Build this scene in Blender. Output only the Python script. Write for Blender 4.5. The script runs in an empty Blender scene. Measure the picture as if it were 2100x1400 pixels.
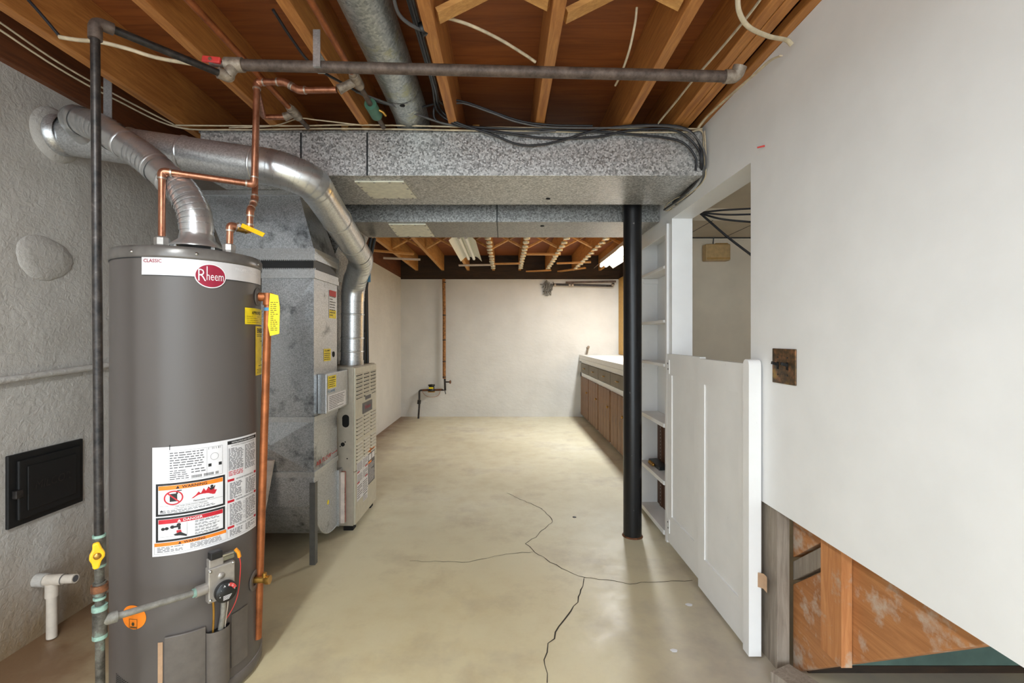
import bpy, math, random
from mathutils import Vector, Matrix
random.seed(7)
R = math.radians
S = bpy.context.scene
COL = S.collection

# ------------------------------------------------------------------ camera
F, U0, V0, CH = 950.0, 1035.0, 692.0, 1.22
cd = bpy.data.cameras.new('camera'); cam = bpy.data.objects.new('camera', cd); COL.objects.link(cam)
cam.location = (0, 0, CH); cam.rotation_euler = (R(90), 0, 0)
cd.sensor_width = 36; cd.lens = F / 2100 * 36
cd.shift_x = (1050 - U0) / 2100; cd.shift_y = -(700 - V0) / 2100
cd.clip_start = 0.02; cd.clip_end = 60
S.camera = cam

# ------------------------------------------------------------------ world and light
w = bpy.data.worlds.new('daylight'); S.world = w; w.use_nodes = True
bg = w.node_tree.nodes['Background']
bg.inputs[0].default_value = (0.83, 0.935, 1.0, 1); bg.inputs[1].default_value = 4.2
S.view_settings.view_transform = 'Standard'; S.view_settings.look = 'None'
S.view_settings.gamma = 1; S.view_settings.use_curve_mapping = False
S.view_settings.exposure = 0.26

def lamp(name, loc, sx, sy, power, col=(1, 0.95, 0.86), rot=(0, 0, 0)):
    l = bpy.data.lights.new(name, 'AREA'); l.shape = 'RECTANGLE'; l.size = sx; l.size_y = sy
    l.energy = power; l.color = col
    o = bpy.data.objects.new(name, l); o.location = loc; o.rotation_euler = rot; COL.objects.link(o)
    return o
# ------------------------------------------------------------------ helpers
def at(u, v, Y):
    return Vector(((u - U0) * Y / F, Y, CH - (v - V0) * Y / F))
def lin(c):
    return tuple(((x / 255) / 12.92 if x / 255 <= 0.04045 else ((x / 255 + 0.055) / 1.055) ** 2.4) for x in c) + (1,)

class MB:
    def __init__(s): s.v = []; s.f = []; s.sm = []
    def add(s, vs, fs, smooth=False):
        b = len(s.v); s.v += [Vector(p) for p in vs]
        for f in fs: s.f.append([i + b for i in f]); s.sm.append(smooth)
        return s
    def box(s, a, b):
        x0, y0, z0 = a; x1, y1, z1 = b
        return s.add([(x0, y0, z0), (x1, y0, z0), (x1, y1, z0), (x0, y1, z0), (x0, y0, z1), (x1, y0, z1), (x1, y1, z1), (x0, y1, z1)],
                     [(0, 3, 2, 1), (4, 5, 6, 7), (0, 1, 5, 4), (1, 2, 6, 5), (2, 3, 7, 6), (3, 0, 4, 7)])
    def obox(s, c, ax, ay, az):                       # centre and three half axes
        c, ax, ay, az = map(Vector, (c, ax, ay, az))
        vs = [c + i * ax + j * ay + k * az for k in (-1, 1) for i, j in ((-1, -1), (1, -1), (1, 1), (-1, 1))]
        return s.add(vs, [(0, 3, 2, 1), (4, 5, 6, 7), (0, 1, 5, 4), (1, 2, 6, 5), (2, 3, 7, 6), (3, 0, 4, 7)])
    def bar(s, p, q, wd, th, up=(0, 0, 1)):            # a straight board from p to q
        p, q = Vector(p), Vector(q); d = (q - p); n = d.normalized()
        side = n.cross(Vector(up)).normalized(); u2 = side.cross(n)
        return s.obox((p + q) / 2, d / 2, side * wd / 2, u2 * th / 2)
    def prism(s, poly, ext):                          # polygon (3-D points) pushed along ext
        poly = [Vector(p) for p in poly]; e = Vector(ext); n = len(poly)
        fs = [tuple(range(n))[::-1], tuple(range(n, 2 * n))] + [(i, (i + 1) % n, (i + 1) % n + n, i + n) for i in range(n)]
        return s.add(poly + [p + e for p in poly], fs)
    def tube(s, pts, r, n=12, caps=True, flat=None):
        pts = [Vector(p) for p in pts]; m = len(pts)
        rr = r if isinstance(r, (list, tuple)) else [r] * m
        t = [(pts[min(i + 1, m - 1)] - pts[max(i - 1, 0)]).normalized() for i in range(m)]
        a = t[0].orthogonal().normalized()
        if flat is not None:
            a = (Vector(flat) - Vector(flat).dot(t[0]) * t[0]).normalized()
        vs = []
        for i in range(m):
            a = (a - a.dot(t[i]) * t[i]).normalized(); b = t[i].cross(a)
            for k in range(n):
                an = 2 * math.pi * k / n
                fa = 0.35 if flat is not None else 1.0
                vs.append(pts[i] + rr[i] * (math.cos(an) * a * fa + math.sin(an) * b))
        fs = [(i * n + k, i * n + (k + 1) % n, (i + 1) * n + (k + 1) % n, (i + 1) * n + k) for i in range(m - 1) for k in range(n)]
        s.add(vs, fs, True)
        if caps:
            s.add(vs[:n], [tuple(range(n))[::-1]]); s.add(vs[-n:], [tuple(range(n))])
        return s
    def lathe(s, prof, c=(0, 0, 0), ax=(0, 0, 1), n=32, smooth=True, xref=None):
        ax = Vector(ax).normalized(); a = Vector(xref).normalized() if xref else ax.orthogonal().normalized(); b = ax.cross(a); c = Vector(c)
        vs = [c + r * (math.cos(2 * math.pi * k / n) * a + math.sin(2 * math.pi * k / n) * b) + z * ax for r, z in prof for k in range(n)]
        fs = [(i * n + k, i * n + (k + 1) % n, (i + 1) * n + (k + 1) % n, (i + 1) * n + k) for i in range(len(prof) - 1) for k in range(n)]
        return s.add(vs, fs, smooth)
    def cyl(s, p, q, r, n=16, r2=None):
        p, q = Vector(p), Vector(q); L = (q - p).length; r2 = r if r2 is None else r2
        s.lathe([(r, 0), (r2, L)], p, q - p, n)
        s.lathe([(0, 0), (r, 0)], p, q - p, n, False); s.lathe([(r2, L), (0, L)], p, q - p, n, False)
        return s
    def build(s, name, m, parent=None, bevel=0, centre=True, sub=0, base=True):
        if centre and s.v:
            lo = [min(p[i] for p in s.v) for i in range(3)]; hi = [max(p[i] for p in s.v) for i in range(3)]
            c = Vector(((lo[0] + hi[0]) / 2, (lo[1] + hi[1]) / 2, lo[2] if base else (lo[2] + hi[2]) / 2))
        else: c = Vector((0, 0, 0))
        me = bpy.data.meshes.new(name); me.from_pydata([p - c for p in s.v], [], s.f)
        me.polygons.foreach_set('use_smooth', s.sm); me.materials.append(m); me.update()
        o = bpy.data.objects.new(name, me); COL.objects.link(o); o.location = c
        if parent is not None:
            o.parent = parent; pw = Vector(parent.location)
            if parent.parent: pw = pw + Vector(parent.parent.location)
            o.location = c - pw
        if bevel:
            b = o.modifiers.new('bevel', 'BEVEL'); b.width = bevel; b.segments = 2; b.limit_method = 'ANGLE'
        return o

def tag(o, label, cat, group=None):
    o['label'] = label; o['category'] = cat
    if group: o['group'] = group
    return o
def struct(o):
    o['kind'] = 'structure'; return o
def thing(name, loc, label, cat, group=None):
    o = bpy.data.objects.new(name, None); COL.objects.link(o); o.location = loc; o.empty_display_size = 0.1
    return tag(o, label, cat, group)
def copy_tree(o, loc, parent=None):
    c = o.copy(); COL.objects.link(c); c.location = loc
    if parent: c.parent = parent
    for ch in list(o.children):
        k = ch.copy(); COL.objects.link(k); k.parent = c
        for g in list(ch.children):
            h = g.copy(); COL.objects.link(h); h.parent = k
    return c
def fillet(pts, r, n=6):
    pts = [Vector(p) for p in pts]; out = [pts[0]]
    for i in range(1, len(pts) - 1):
        a, b, c = pts[i - 1], pts[i], pts[i + 1]
        d1, d2 = (a - b), (c - b); l = min(r, d1.length * 0.49, d2.length * 0.49)
        p, q = b + d1.normalized() * l, b + d2.normalized() * l
        for k in range(n + 1):
            t = k / n; out.append((1 - t) ** 2 * p + 2 * t * (1 - t) * b + t * t * q)
    out.append(pts[-1]); return out
def spline(pts, n=8):
    P = [Vector(p) for p in pts]; P = [2 * P[0] - P[1]] + P + [2 * P[-1] - P[-2]]; out = []
    for i in range(1, len(P) - 2):
        for k in range(n):
            t = k / n; a, b, c, d = P[i - 1], P[i], P[i + 1], P[i + 2]
            out.append(0.5 * ((2 * b) + (c - a) * t + (2 * a - 5 * b + 4 * c - d) * t * t + (3 * b - a - 3 * c + d) * t ** 3))
    out.append(P[-2]); return out

# ------------------------------------------------------------------ materials
class NT:
    def __init__(s, name):
        s.m = bpy.data.materials.new(name); s.m.use_nodes = True; s.t = s.m.node_tree
        s.b = s.t.nodes['Principled BSDF']; s.c = None
    def n(s, typ, **kw):
        x = s.t.nodes.new(typ)
        for k, v in kw.items():
            if k in x.inputs: x.inputs[k].default_value = v
            else: setattr(x, k, v)
        return x
    def l(s, a, b): s.t.links.new(a, b)
    def coord(s, scale=(1, 1, 1), obj=True, rot=(0, 0, 0)):
        tc = s.n('ShaderNodeTexCoord'); mp = s.n('ShaderNodeMapping')
        mp.inputs['Scale'].default_value = scale; mp.inputs['Rotation'].default_value = rot
        s.l(tc.outputs['Object'], mp.inputs[0]); return mp.outputs[0]
    def noise(s, vec, scale, detail=4, rough=0.55, dist=0.0):
        x = s.n('ShaderNodeTexNoise'); x.inputs['Scale'].default_value = scale; x.inputs['Detail'].default_value = detail
        x.inputs['Roughness'].default_value = rough; x.inputs['Distortion'].default_value = dist
        if vec: s.l(vec, x.inputs['Vector'])
        return x.outputs['Fac']
    def voro(s, vec, scale, out='Color', feature='F1'):
        x = s.n('ShaderNodeTexVoronoi'); x.feature = feature; x.inputs['Scale'].default_value = scale
        s.l(vec, x.inputs['Vector']); return x.outputs[out]
    def ramp(s, fac, stops):
        x = s.n('ShaderNodeValToRGB'); e = x.color_ramp.elements
        while len(e) < len(stops): e.new(0.5)
        for i, (p, c) in enumerate(stops):
            e[i].position = p; e[i].color = c if len(c) == 4 else lin(c)
        s.l(fac, x.inputs[0]); return x.outputs[0]
    def mix(s, fac, a, b, mode='MIX'):
        x = s.n('ShaderNodeMix'); x.data_type = 'RGBA'; x.blend_type = mode
        for sock, val in ((x.inputs[0], fac), (x.inputs[6], a), (x.inputs[7], b)):
            if hasattr(val, 'is_output'): s.l(val, sock)
            else: sock.default_value = val if not (isinstance(val, tuple) and len(val) == 3) else lin(val)
        return x.outputs[2]
    def bump(s, h, strength=0.3, dist=0.01, prev=None):
        x = s.n('ShaderNodeBump'); x.inputs['Strength'].default_value = strength; x.inputs['Distance'].default_value = dist
        s.l(h, x.inputs['Height'])
        if prev: s.l(prev, x.inputs['Normal'])
        return x.outputs[0]
    def done(s, col=None, rough=0.5, metal=0.0, bump=None, spec=None, coat=None):
        i = s.b.inputs
        if col is not None:
            if hasattr(col, 'is_output'): s.l(col, i['Base Color'])
            else: i['Base Color'].default_value = lin(col) if len(col) == 3 else col
        if hasattr(rough, 'is_output'): s.l(rough, i['Roughness'])
        else: i['Roughness'].default_value = rough
        i['Metallic'].default_value = metal
        if spec is not None: i['Specular IOR Level'].default_value = spec
        if coat: i['Coat Weight'].default_value = coat
        if bump: s.l(bump, i['Normal'])
        return s.m

def plain(name, c, rough=0.5, metal=0.0, var=0.06, scale=30):
    t = NT(name); v = t.coord(); f = t.noise(v, scale, 3)
    lo = tuple(x * (1 - var) for x in c); hi = tuple(min(255, x * (1 + var)) for x in c)
    return t.done(t.ramp(f, [(0.3, lo), (0.7, hi)]), rough, metal)
def wood(name, c1, c2, axis='y', rough=0.6, scale=1.0, spots=None):
    t = NT(name); sc = {'x': (1.2, 14, 14), 'y': (14, 1.2, 14), 'z': (14, 14, 1.2)}[axis]
    v = t.coord(tuple(k * scale for k in sc)); f = t.noise(v, 3.0, 6, 0.65, 1.2)
    v2 = t.coord(); g = t.noise(v2, 3.0, 3)
    c = t.ramp(f, [(0.28, c1), (0.72, c2)]); c = t.mix(t.ramp(g, [(0.35, (0, 0, 0, 1)), (0.75, (0.45, 0.45, 0.45, 1))]), c, c1)
    if spots: 
        h = t.noise(v2, 9.0, 5, 0.7); c = t.mix(t.ramp(h, [(0.52, (0, 0, 0, 1)), (0.66, (1, 1, 1, 1))]), c, spots)
    return t.done(c, rough, bump=t.bump(f, 0.25, 0.004))
def galv(name, c1, c2, scale=110, metal=0.75, rough=0.42, blotch=None, bscale=4.0, rv=.08):
    t = NT(name); v = t.coord((1, 1, 1)); vc = t.voro(v, scale)
    sep = t.n('ShaderNodeSeparateColor'); t.l(vc, sep.inputs[0])
    n2 = t.noise(v, scale * 0.9, 3, 0.7)
    mx = t.n('ShaderNodeMath', operation='ADD'); t.l(sep.outputs[0], mx.inputs[0]); t.l(n2, mx.inputs[1])
    m2 = t.n('ShaderNodeMath', operation='MULTIPLY'); t.l(mx.outputs[0], m2.inputs[0]); m2.inputs[1].default_value = 0.5
    c = t.ramp(m2.outputs[0], [(0.2, c1), (0.8, c2)])
    if blotch:
        h = t.noise(v, bscale, 6, 0.72); c = t.mix(t.ramp(h, [(0.55, (0, 0, 0, 1)), (0.68, (1, 1, 1, 1))]), c, blotch)
    return t.done(c, t.ramp(m2.outputs[0], [(0.2, (rough - rv,) * 3 + (1,)), (0.8, (rough + rv,) * 3 + (1,))]), metal, t.bump(t.noise(v, 3, 2), 0.15, 0.02))

M = {}
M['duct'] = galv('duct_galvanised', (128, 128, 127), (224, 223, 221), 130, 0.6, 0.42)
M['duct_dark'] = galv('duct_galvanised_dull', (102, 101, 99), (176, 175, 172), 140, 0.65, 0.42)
M['plenum'] = galv('plenum_galvanised', (150, 154, 158), (206, 209, 213), 240, 0.75, 0.36, (96, 99, 102), 5.5)
M['seam'] = plain('duct_seam', (48, 50, 52), 0.5, 0.5)
M['cleat'] = galv('cleat_galvanised', (176, 178, 180), (204, 206, 208), 200, 0.75, 0.34, rv=.02)
M['flue'] = plain('flue_bright', (212, 213, 214), 0.28, 0.85, 0.03, 40)
M['flue2'] = galv('flue_spangled', (184, 185, 186), (222, 223, 224), 190, 0.78, 0.33, rv=.03)
M['round'] = galv('round_duct', (138, 142, 142), (196, 199, 196), 110, 0.75, 0.42, (176, 172, 128), 5)
M['panel_steel'] = plain('access_panel_steel', (222, 219, 200), 0.4, 0.15)
M['jacket'] = (lambda t: t.done(t.ramp(t.noise(t.coord((1, 1, .2)), 3, 3), [(0.3, (86, 80, 77)), (0.7, (92, 86, 83))]), 0.42, 0.0, spec=0.4))(NT('heater_enamel'))
M['rim'] = plain('heater_rim_enamel', (104, 99, 95), 0.3, 0.2)
M['jacket_flat'] = plain('heater_cover_enamel', (98, 91, 86), 0.42, 0.1)
M['iron'] = (lambda t: t.done(t.ramp(t.noise(t.coord(), 40, 5, 0.7), [(0.35, (34, 33, 33)), (0.62, (66, 60, 57)), (0.8, (112, 104, 98))]), 0.42, 0.5))(NT('black_iron'))
M['iron_dusty'] = (lambda t: t.done(t.ramp(t.noise(t.coord(), 30, 5, 0.7), [(0.3, (66, 54, 48)), (0.7, (118, 102, 92))]), 0.6, 0.35))(NT('dusty_iron'))
M['iron_patina'] = (lambda t: t.done(t.ramp(t.noise(t.coord(), 24, 5, 0.7), [(0.35, (60, 56, 50)), (0.55, (104, 100, 92)), (0.68, (126, 150, 138))]), 0.6, 0.35))(NT('weathered_iron'))
M['galv_pipe'] = (lambda t: t.done(t.ramp(t.noise(t.coord(), 30, 5, 0.7), [(0.3, (118, 116, 110)), (0.7, (168, 165, 158))]), 0.5, 0.5))(NT('grey_pipe'))
M['rust'] = plain('rusty_iron', (104, 66, 42), 0.7, 0.2, 0.3, 60)
M['verdigris'] = plain('verdigris_sealant', (126, 154, 142), 0.6, 0, 0.2, 60)
M['copper'] = (lambda t: t.done(t.ramp(t.noise(t.coord((8, 8, 3)), 6, 5, 0.7), [(0.3, (146, 92, 68)), (0.6, (190, 132, 104)), (0.8, (214, 160, 132))]), 0.34, 0.8))(NT('copper'))
M['copper_old'] = (lambda t: t.done(t.ramp(t.noise(t.coord(), 14, 5, 0.7), [(0.3, (128, 74, 42)), (0.7, (188, 112, 66))]), 0.45, 0.6))(NT('copper_aged'))
M['solder'] = plain('solder', (190, 178, 166), 0.35, 0.8)
M['brass'] = plain('brass', (186, 142, 70), 0.3, 0.85)
M['fitting'] = (lambda t: t.done(t.ramp(t.noise(t.coord(), 40, 4, 0.7), [(0.3, (120, 108, 96)), (0.7, (182, 168, 152))]), 0.55, 0.5))(NT('dusty_fitting'))
M['chrome'] = plain('chrome_steel', (200, 200, 198), 0.2, 0.95)
M['zinc'] = plain('zinc_casting', (168, 162, 156), 0.42, 0.55)
M['black'] = plain('black_plastic', (26, 26, 27), 0.4)
M['blackrub'] = plain('black_cable_sheath', (34, 34, 38), 0.45)
M['greycab'] = plain('grey_cable_sheath', (88, 86, 86), 0.5)
M['romex'] = plain('cream_cable_sheath', (196, 180, 152), 0.55, 0, 0.1)
M['yellow'] = plain('yellow_sticker', (240, 215, 28), 0.5)
M['yellow_hd'] = plain('yellow_handle', (242, 186, 24), 0.4)
M['orange'] = plain('orange_sticker', (238, 130, 30), 0.5)
M['orange_cap'] = plain('orange_cap', (236, 150, 36), 0.4)
M['red'] = plain('red_print', (190, 30, 46), 0.5)
M['logo_red'] = plain('logo_red', (150, 26, 54), 0.4)
M['red_hd'] = plain('red_handle', (206, 60, 56), 0.45)
M['white_lbl'] = plain('white_label', (226, 224, 226), 0.5, 0, 0.02)
M['silver_lbl'] = plain('silver_banner', (212, 208, 208), 0.42, 0.1, 0.02)
M['ink'] = plain('black_ink', (30, 30, 32), 0.6)
M['ink_soft'] = plain('grey_ink', (92, 90, 92), 0.6)
M['ink_brown'] = plain('dark_brown_ink', (60, 56, 34), 0.6)
M['pale_print'] = plain('pale_print', (236, 234, 234), 0.5)
M['green'] = plain('green_clamp_sleeve', (70, 112, 92), 0.5)
M['bluetape'] = plain('blue_tape', (70, 130, 170), 0.5)
M['furn_side'] = plain('furnace_beige', (172, 163, 148), 0.45, 0.15, 0.03)
M['furn_face'] = plain('furnace_face_beige', (196, 190, 172), 0.42, 0.15, 0.03)
M['cast'] = plain('black_cast_iron', (15, 14, 14), 0.6)
M['dark'] = plain('dark_void', (14, 13, 12), 0.9)
M['white'] = (lambda t: t.done(t.ramp(t.noise(t.coord(), 6, 4), [(0.3, (236, 236, 236)), (0.75, (243, 243, 243))]), 0.42, bump=t.bump(t.noise(t.coord(), 60, 4), 0.06, 0.004)))(NT('white_wall_paint'))
M['white_wood'] = (lambda t: t.done(t.mix(t.ramp(t.noise(t.coord((6, 6, 2)), 7, 6, 0.75), [(0.66, (0, 0, 0, 1)), (0.76, (0.5, 0.5, 0.5, 1))]), t.ramp(t.noise(t.coord(), 5, 4), [(0.3, (234, 233, 232)), (0.75, (243, 242, 241))]), (150, 140, 132)), 0.45, bump=t.bump(t.noise(t.coord((20, 20, 2)), 5, 3), 0.08, 0.004)))(NT('white_painted_wood'))
M['white_far'] = (lambda t: t.done(t.ramp(t.noise(t.coord(), 3, 4), [(0.3, (206, 204, 198)), (0.75, (218, 216, 210))]), 0.6, bump=t.bump(t.noise(t.coord((1, 1, 1.6)), 9, 7, 0.6), 0.35, 0.02)))(NT('white_painted_concrete'))
M['plaster'] = (lambda t: t.done(t.ramp(t.noise(t.coord(), 4, 5), [(0.3, (182, 176, 169)), (0.7, (196, 191, 185))]), 0.6, bump=t.bump(t.noise(t.coord(), 45, 6, 0.62, 0.6), 0.55, 0.012, t.bump(t.noise(t.coord(), 7, 4), 0.3, 0.03))))(NT('grey_painted_concrete'))
def plaster_wall():
    t = NT('grey_painted_concrete_wall'); v = t.coord(); sx = t.n('ShaderNodeSeparateXYZ'); t.l(v, sx.inputs[0])
    c = t.ramp(t.noise(v, 4, 5), [(0.3, (184, 178, 171)), (0.7, (198, 193, 187))])
    n = t.noise(t.coord((1, 1, .35)), 5, 5, .65); mm = t.n('ShaderNodeMapRange'); t.l(sx.outputs[2], mm.inputs[0]); mm.inputs[1].default_value = .62; mm.inputs[2].default_value = 0.0
    mu = t.n('ShaderNodeMath', operation='MULTIPLY'); t.l(mm.outputs[0], mu.inputs[0]); t.l(n, mu.inputs[1])
    c = t.mix(t.ramp(mu.outputs[0], [(0.12, (0, 0, 0, 1)), (0.5, (1, 1, 1, 1))]), c, (150, 128, 100))
    return t.done(c, 0.6, bump=t.bump(t.noise(v, 45, 6, 0.62, 0.6), 0.55, 0.012, t.bump(t.noise(v, 7, 4), 0.3, 0.03)))
M['plaster_wall'] = plaster_wall()
M['beige_wall'] = plain('beige_wall_paint', (228, 214, 192), 0.6, 0, 0.03, 4)
M['postblack'] = (lambda t: t.done(t.mix(t.ramp(t.noise(t.coord((3, 3, 1.5)), 16, 5, 0.75), [(0.68, (0, 0, 0, 1)), (0.74, (1, 1, 1, 1))]), (25, 25, 28), (150, 146, 142)), 0.3, 0.2, t.bump(t.noise(t.coord(), 40, 3), 0.1, 0.004)))(NT('black_gloss_paint'))
M['joist'] = wood('joist_fir', (150, 90, 42), (214, 150, 82), 'y', 0.55)
M['joist_far'] = wood('joist_fir_far', (170, 116, 56), (226, 172, 100), 'y', 0.55)
M['sideboard'] = wood('rim_dark_wood', (84, 46, 24), (132, 76, 40), 'y', 0.7)
M['ply'] = wood('subfloor_plywood', (116, 62, 28), (166, 96, 46), 'x', 0.55, 0.5)
M['strip'] = wood('bridging_pine', (176, 122, 64), (228, 174, 104), 'x', 0.6)
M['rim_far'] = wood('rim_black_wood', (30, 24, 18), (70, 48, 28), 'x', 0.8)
M['cabinet_wood'] = wood('stained_planks', (76, 46, 22), (164, 116, 66), 'z', 0.55)
M['drawer_wood'] = wood('drawer_planks', (104, 94, 78), (146, 133, 111), 'z', 0.6)
M['stair_wood'] = wood('stringer_wood', (152, 96, 54), (200, 140, 88), 'y', 0.6, 0.8, (190, 170, 152))
M['stud_grey'] = wood('stud_grey_wood', (120, 108, 96), (170, 158, 144), 'z', 0.75)
M['stud_orange'] = wood('stud_orange_wood', (172, 108, 60), (212, 150, 96), 'z', 0.65, 1, (184, 162, 140))
M['brown_back'] = wood('perforated_brown', (60, 36, 20), (104, 66, 40), 'z', 0.6)
M['teal'] = plain('teal_paint', (82, 104, 96), 0.5, 0, 0.15, 8)  # teal darkened to stand for the shade at the stair riser
M['tan_board'] = plain('tan_board', (186, 142, 62), 0.6, 0, 0.06)
M['pvc'] = plain('pvc_cream', (206, 194, 180), 0.45, 0, 0.04)
M['kraft'] = plain('kraft_tape', (176, 142, 112), 0.7)
M['laminate'] = plain('white_laminate', (232, 230, 224), 0.35, 0, 0.02)
M['fixture'] = plain('white_enamel_reflector', (238, 236, 220), 0.35, 0, 0.02)
M['tube_off'] = plain('frosted_tube', (240, 240, 232), 0.3, 0, 0.02)
M['lid'] = plain('tin_lid', (200, 192, 170), 0.4, 0.5, 0.15, 20)
M['brasslamp'] = plain('brass_chime_cover', (200, 168, 118), 0.32, 0.3)
M['insul'] = plain('pipe_wrap', (140, 96, 54), 0.8, 0, 0.3, 40)
M['tuft'] = plain('grey_lint', (128, 126, 120), 0.95, 0, 0.3, 60)
M['crack'] = plain('crack_shadow', (60, 52, 42), 0.95)
M['red_box'] = plain('filter_box_red', (196, 60, 56), 0.6)
M['pink_box'] = plain('filter_card', (214, 200, 190), 0.6)
M['olive'] = plain('tin_olive', (120, 116, 96), 0.5, 0.3)
def emit(name, c, s):
    t = NT(name); t.b.inputs['Emission Color'].default_value = lin(c); t.b.inputs['Emission Strength'].default_value = s
    return t.done((250, 250, 245), 0.4)
M['tube_on'] = emit('lit_tube', (255, 253, 244), 9)

def floor_mat():
    t = NT('stained_concrete_floor'); v = t.coord()
    a = t.noise(v, 1.1, 5, 0.6); b = t.noise(v, 7, 6, 0.65); c = t.noise(v, 90, 4, 0.7)
    col = t.ramp(a, [(0.32, (208, 199, 170)), (0.52, (224, 217, 190)), (0.72, (233, 229, 210))])
    col = t.mix(t.ramp(b, [(0.45, (0, 0, 0, 1)), (0.75, (0.5, 0.5, 0.5, 1))]), col, (204, 190, 160))
    col = t.mix(t.ramp(c, [(0.62, (0, 0, 0, 1)), (0.74, (0.5, 0.5, 0.5, 1))]), col, (160, 144, 116))
    # near right: yellow worn, shadow painted in as grey; along left wall: earth brown
    sx = t.n('ShaderNodeSeparateXYZ'); t.l(v, sx.inputs[0])
    n3 = t.noise(v, 2.2, 5, 0.65)
    def edge(sock, lo, hi):
        mm = t.n('ShaderNodeMapRange'); mm.inputs[1].default_value = lo; mm.inputs[2].default_value = hi; t.l(sock, mm.inputs[0])
        ad = t.n('ShaderNodeMath', operation='MULTIPLY_ADD'); t.l(n3, ad.inputs[0]); ad.inputs[1].default_value = 1.2; ad.inputs[2].default_value = -0.6
        s2 = t.n('ShaderNodeMath', operation='ADD', use_clamp=True); t.l(mm.outputs[0], s2.inputs[0]); t.l(ad.outputs[0], s2.inputs[1])
        return mm.outputs[0], s2.outputs[0]
    _, right = edge(sx.outputs[0], 0.25, 1.0); _, near = edge(sx.outputs[1], 3.0, 1.6)
    mu = t.n('ShaderNodeMath', operation='MULTIPLY'); t.l(right, mu.inputs[0]); t.l(near, mu.inputs[1])
    _, tan = edge(sx.outputs[1], 3.1, 2.2)
    sc2 = t.n('ShaderNodeMath', operation='MULTIPLY'); t.l(tan, sc2.inputs[0]); sc2.inputs[1].default_value = 0.75
    col = t.mix(sc2.outputs[0], col, t.ramp(b, [(0.35, (196, 176, 132)), (0.6, (208, 192, 152))]))
    col = t.mix(mu.outputs[0], col, (172, 162, 150))
    _, left = edge(sx.outputs[0], -1.15, -1.6)
    col = t.mix(left, col, (122, 94, 68))
    rg = t.ramp(b, [(0.3, (0.36,) * 3 + (1,)), (0.7, (0.55,) * 3 + (1,))])
    return t.done(col, rg, 0, t.bump(c, 0.10, 0.003, t.bump(b, 0.12, 0.01)))
M['floor'] = floor_mat()

# ------------------------------------------------------------------ text and print
_tx = {}
def glyphs(body, bold=0.0):
    k = (body, bold)
    if k in _tx: return _tx[k]
    cu = bpy.data.curves.new('t', 'FONT'); cu.body = body; cu.size = 1; cu.resolution_u = 2; cu.offset = bold
    o = bpy.data.objects.new('t', cu); COL.objects.link(o)
    dg = bpy.context.evaluated_depsgraph_get(); dg.update(); ev = o.evaluated_get(dg); me = ev.to_mesh()
    vs = [(p.co.x, p.co.y) for p in me.vertices]; fs = [tuple(p.vertices) for p in me.polygons]
    ev.to_mesh_clear(); bpy.data.objects.remove(o); bpy.data.curves.remove(cu)
    x0 = min(p[0] for p in vs); x1 = max(p[0] for p in vs)
    _tx[k] = ([(x - x0, y) for x, y in vs], fs, x1 - x0); return _tx[k]
def put_text(mb, mp, body, s, t, h, width=None, e=0.0016, bold=0.0, align='l', shear=0.0):
    vs, fs, wd = glyphs(body, bold); k = h / 0.7; kx = (width / wd) if width else k
    off = {'l': 0, 'c': -wd * kx / 2, 'r': -wd * kx}[align]
    mb.add([mp(s + off + (x + shear * y) * kx, t + y * k, e) for x, y in vs], fs)
def put_quad(mb, mp, s0, s1, t0, t1, e=0.001, n=1):
    vs = []
    for i in range(n + 1):
        s = s0 + (s1 - s0) * i / n; vs += [mp(s, t0, e), mp(s, t1, e)]
    mb.add(vs, [(2 * i, 2 * i + 2, 2 * i + 3, 2 * i + 1) for i in range(n)])
def put_poly(mb, mp, pts, e=0.0014):
    mb.add([mp(s, t, e) for s, t in pts], [tuple(range(len(pts)))])
def put_greek(mb, mp, s0, s1, t1, t0, rows, e=0.0014, fill=0.55, ww=(0.006, 0.018)):
    dh = (t1 - t0) / rows
    for r in range(rows):
        t = t1 - (r + 0.5) * dh; s = s0; end = s1 - random.random() * (s1 - s0) * 0.12
        if random.random() < 0.12: end = s0 + (s1 - s0) * 0.5
        while s < end - 0.004:
            l = min(random.uniform(*ww), end - s)
            put_quad(mb, mp, s, s + l, t - dh * fill / 2, t + dh * fill / 2, e); s += l + 0.003
def put_ring(mb, mp, cs, ct, rs, rt, wd, e=0.0014, n=36, fill=False):
    if fill:
        mb.add([mp(cs, ct, e)] + [mp(cs + rs * math.cos(2 * math.pi * k / n), ct + rt * math.sin(2 * math.pi * k / n), e) for k in range(n)], [(0, 1 + k, 1 + (k + 1) % n) for k in range(n)])
    else:
        vs = []
        for k in range(n):
            a = 2 * math.pi * k / n
            vs += [mp(cs + rs * math.cos(a), ct + rt * math.sin(a), e), mp(cs + (rs - wd) * math.cos(a), ct + (rt - wd) * math.sin(a), e)]
        mb.add(vs, [(2 * k, 2 * ((k + 1) % n), 2 * ((k + 1) % n) + 1, 2 * k + 1) for k in range(n)])
def put_frame(mb, mp, s0, s1, t0, t1, wd, e=0.0014):
    n = 10
    put_quad(mb, mp, s0, s1, t1 - wd, t1, e, n); put_quad(mb, mp, s0, s1, t0, t0 + wd, e, n)
    put_quad(mb, mp, s0, s0 + wd, t0 + wd, t1 - wd, e); put_quad(mb, mp, s1 - wd, s1, t0 + wd, t1 - wd, e)
def plane_map(o, xd, yd, nd):
    o, xd, yd, nd = map(Vector, (o, xd, yd, nd)); return lambda s, t, e: o + xd * s + yd * t + nd * e
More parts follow.
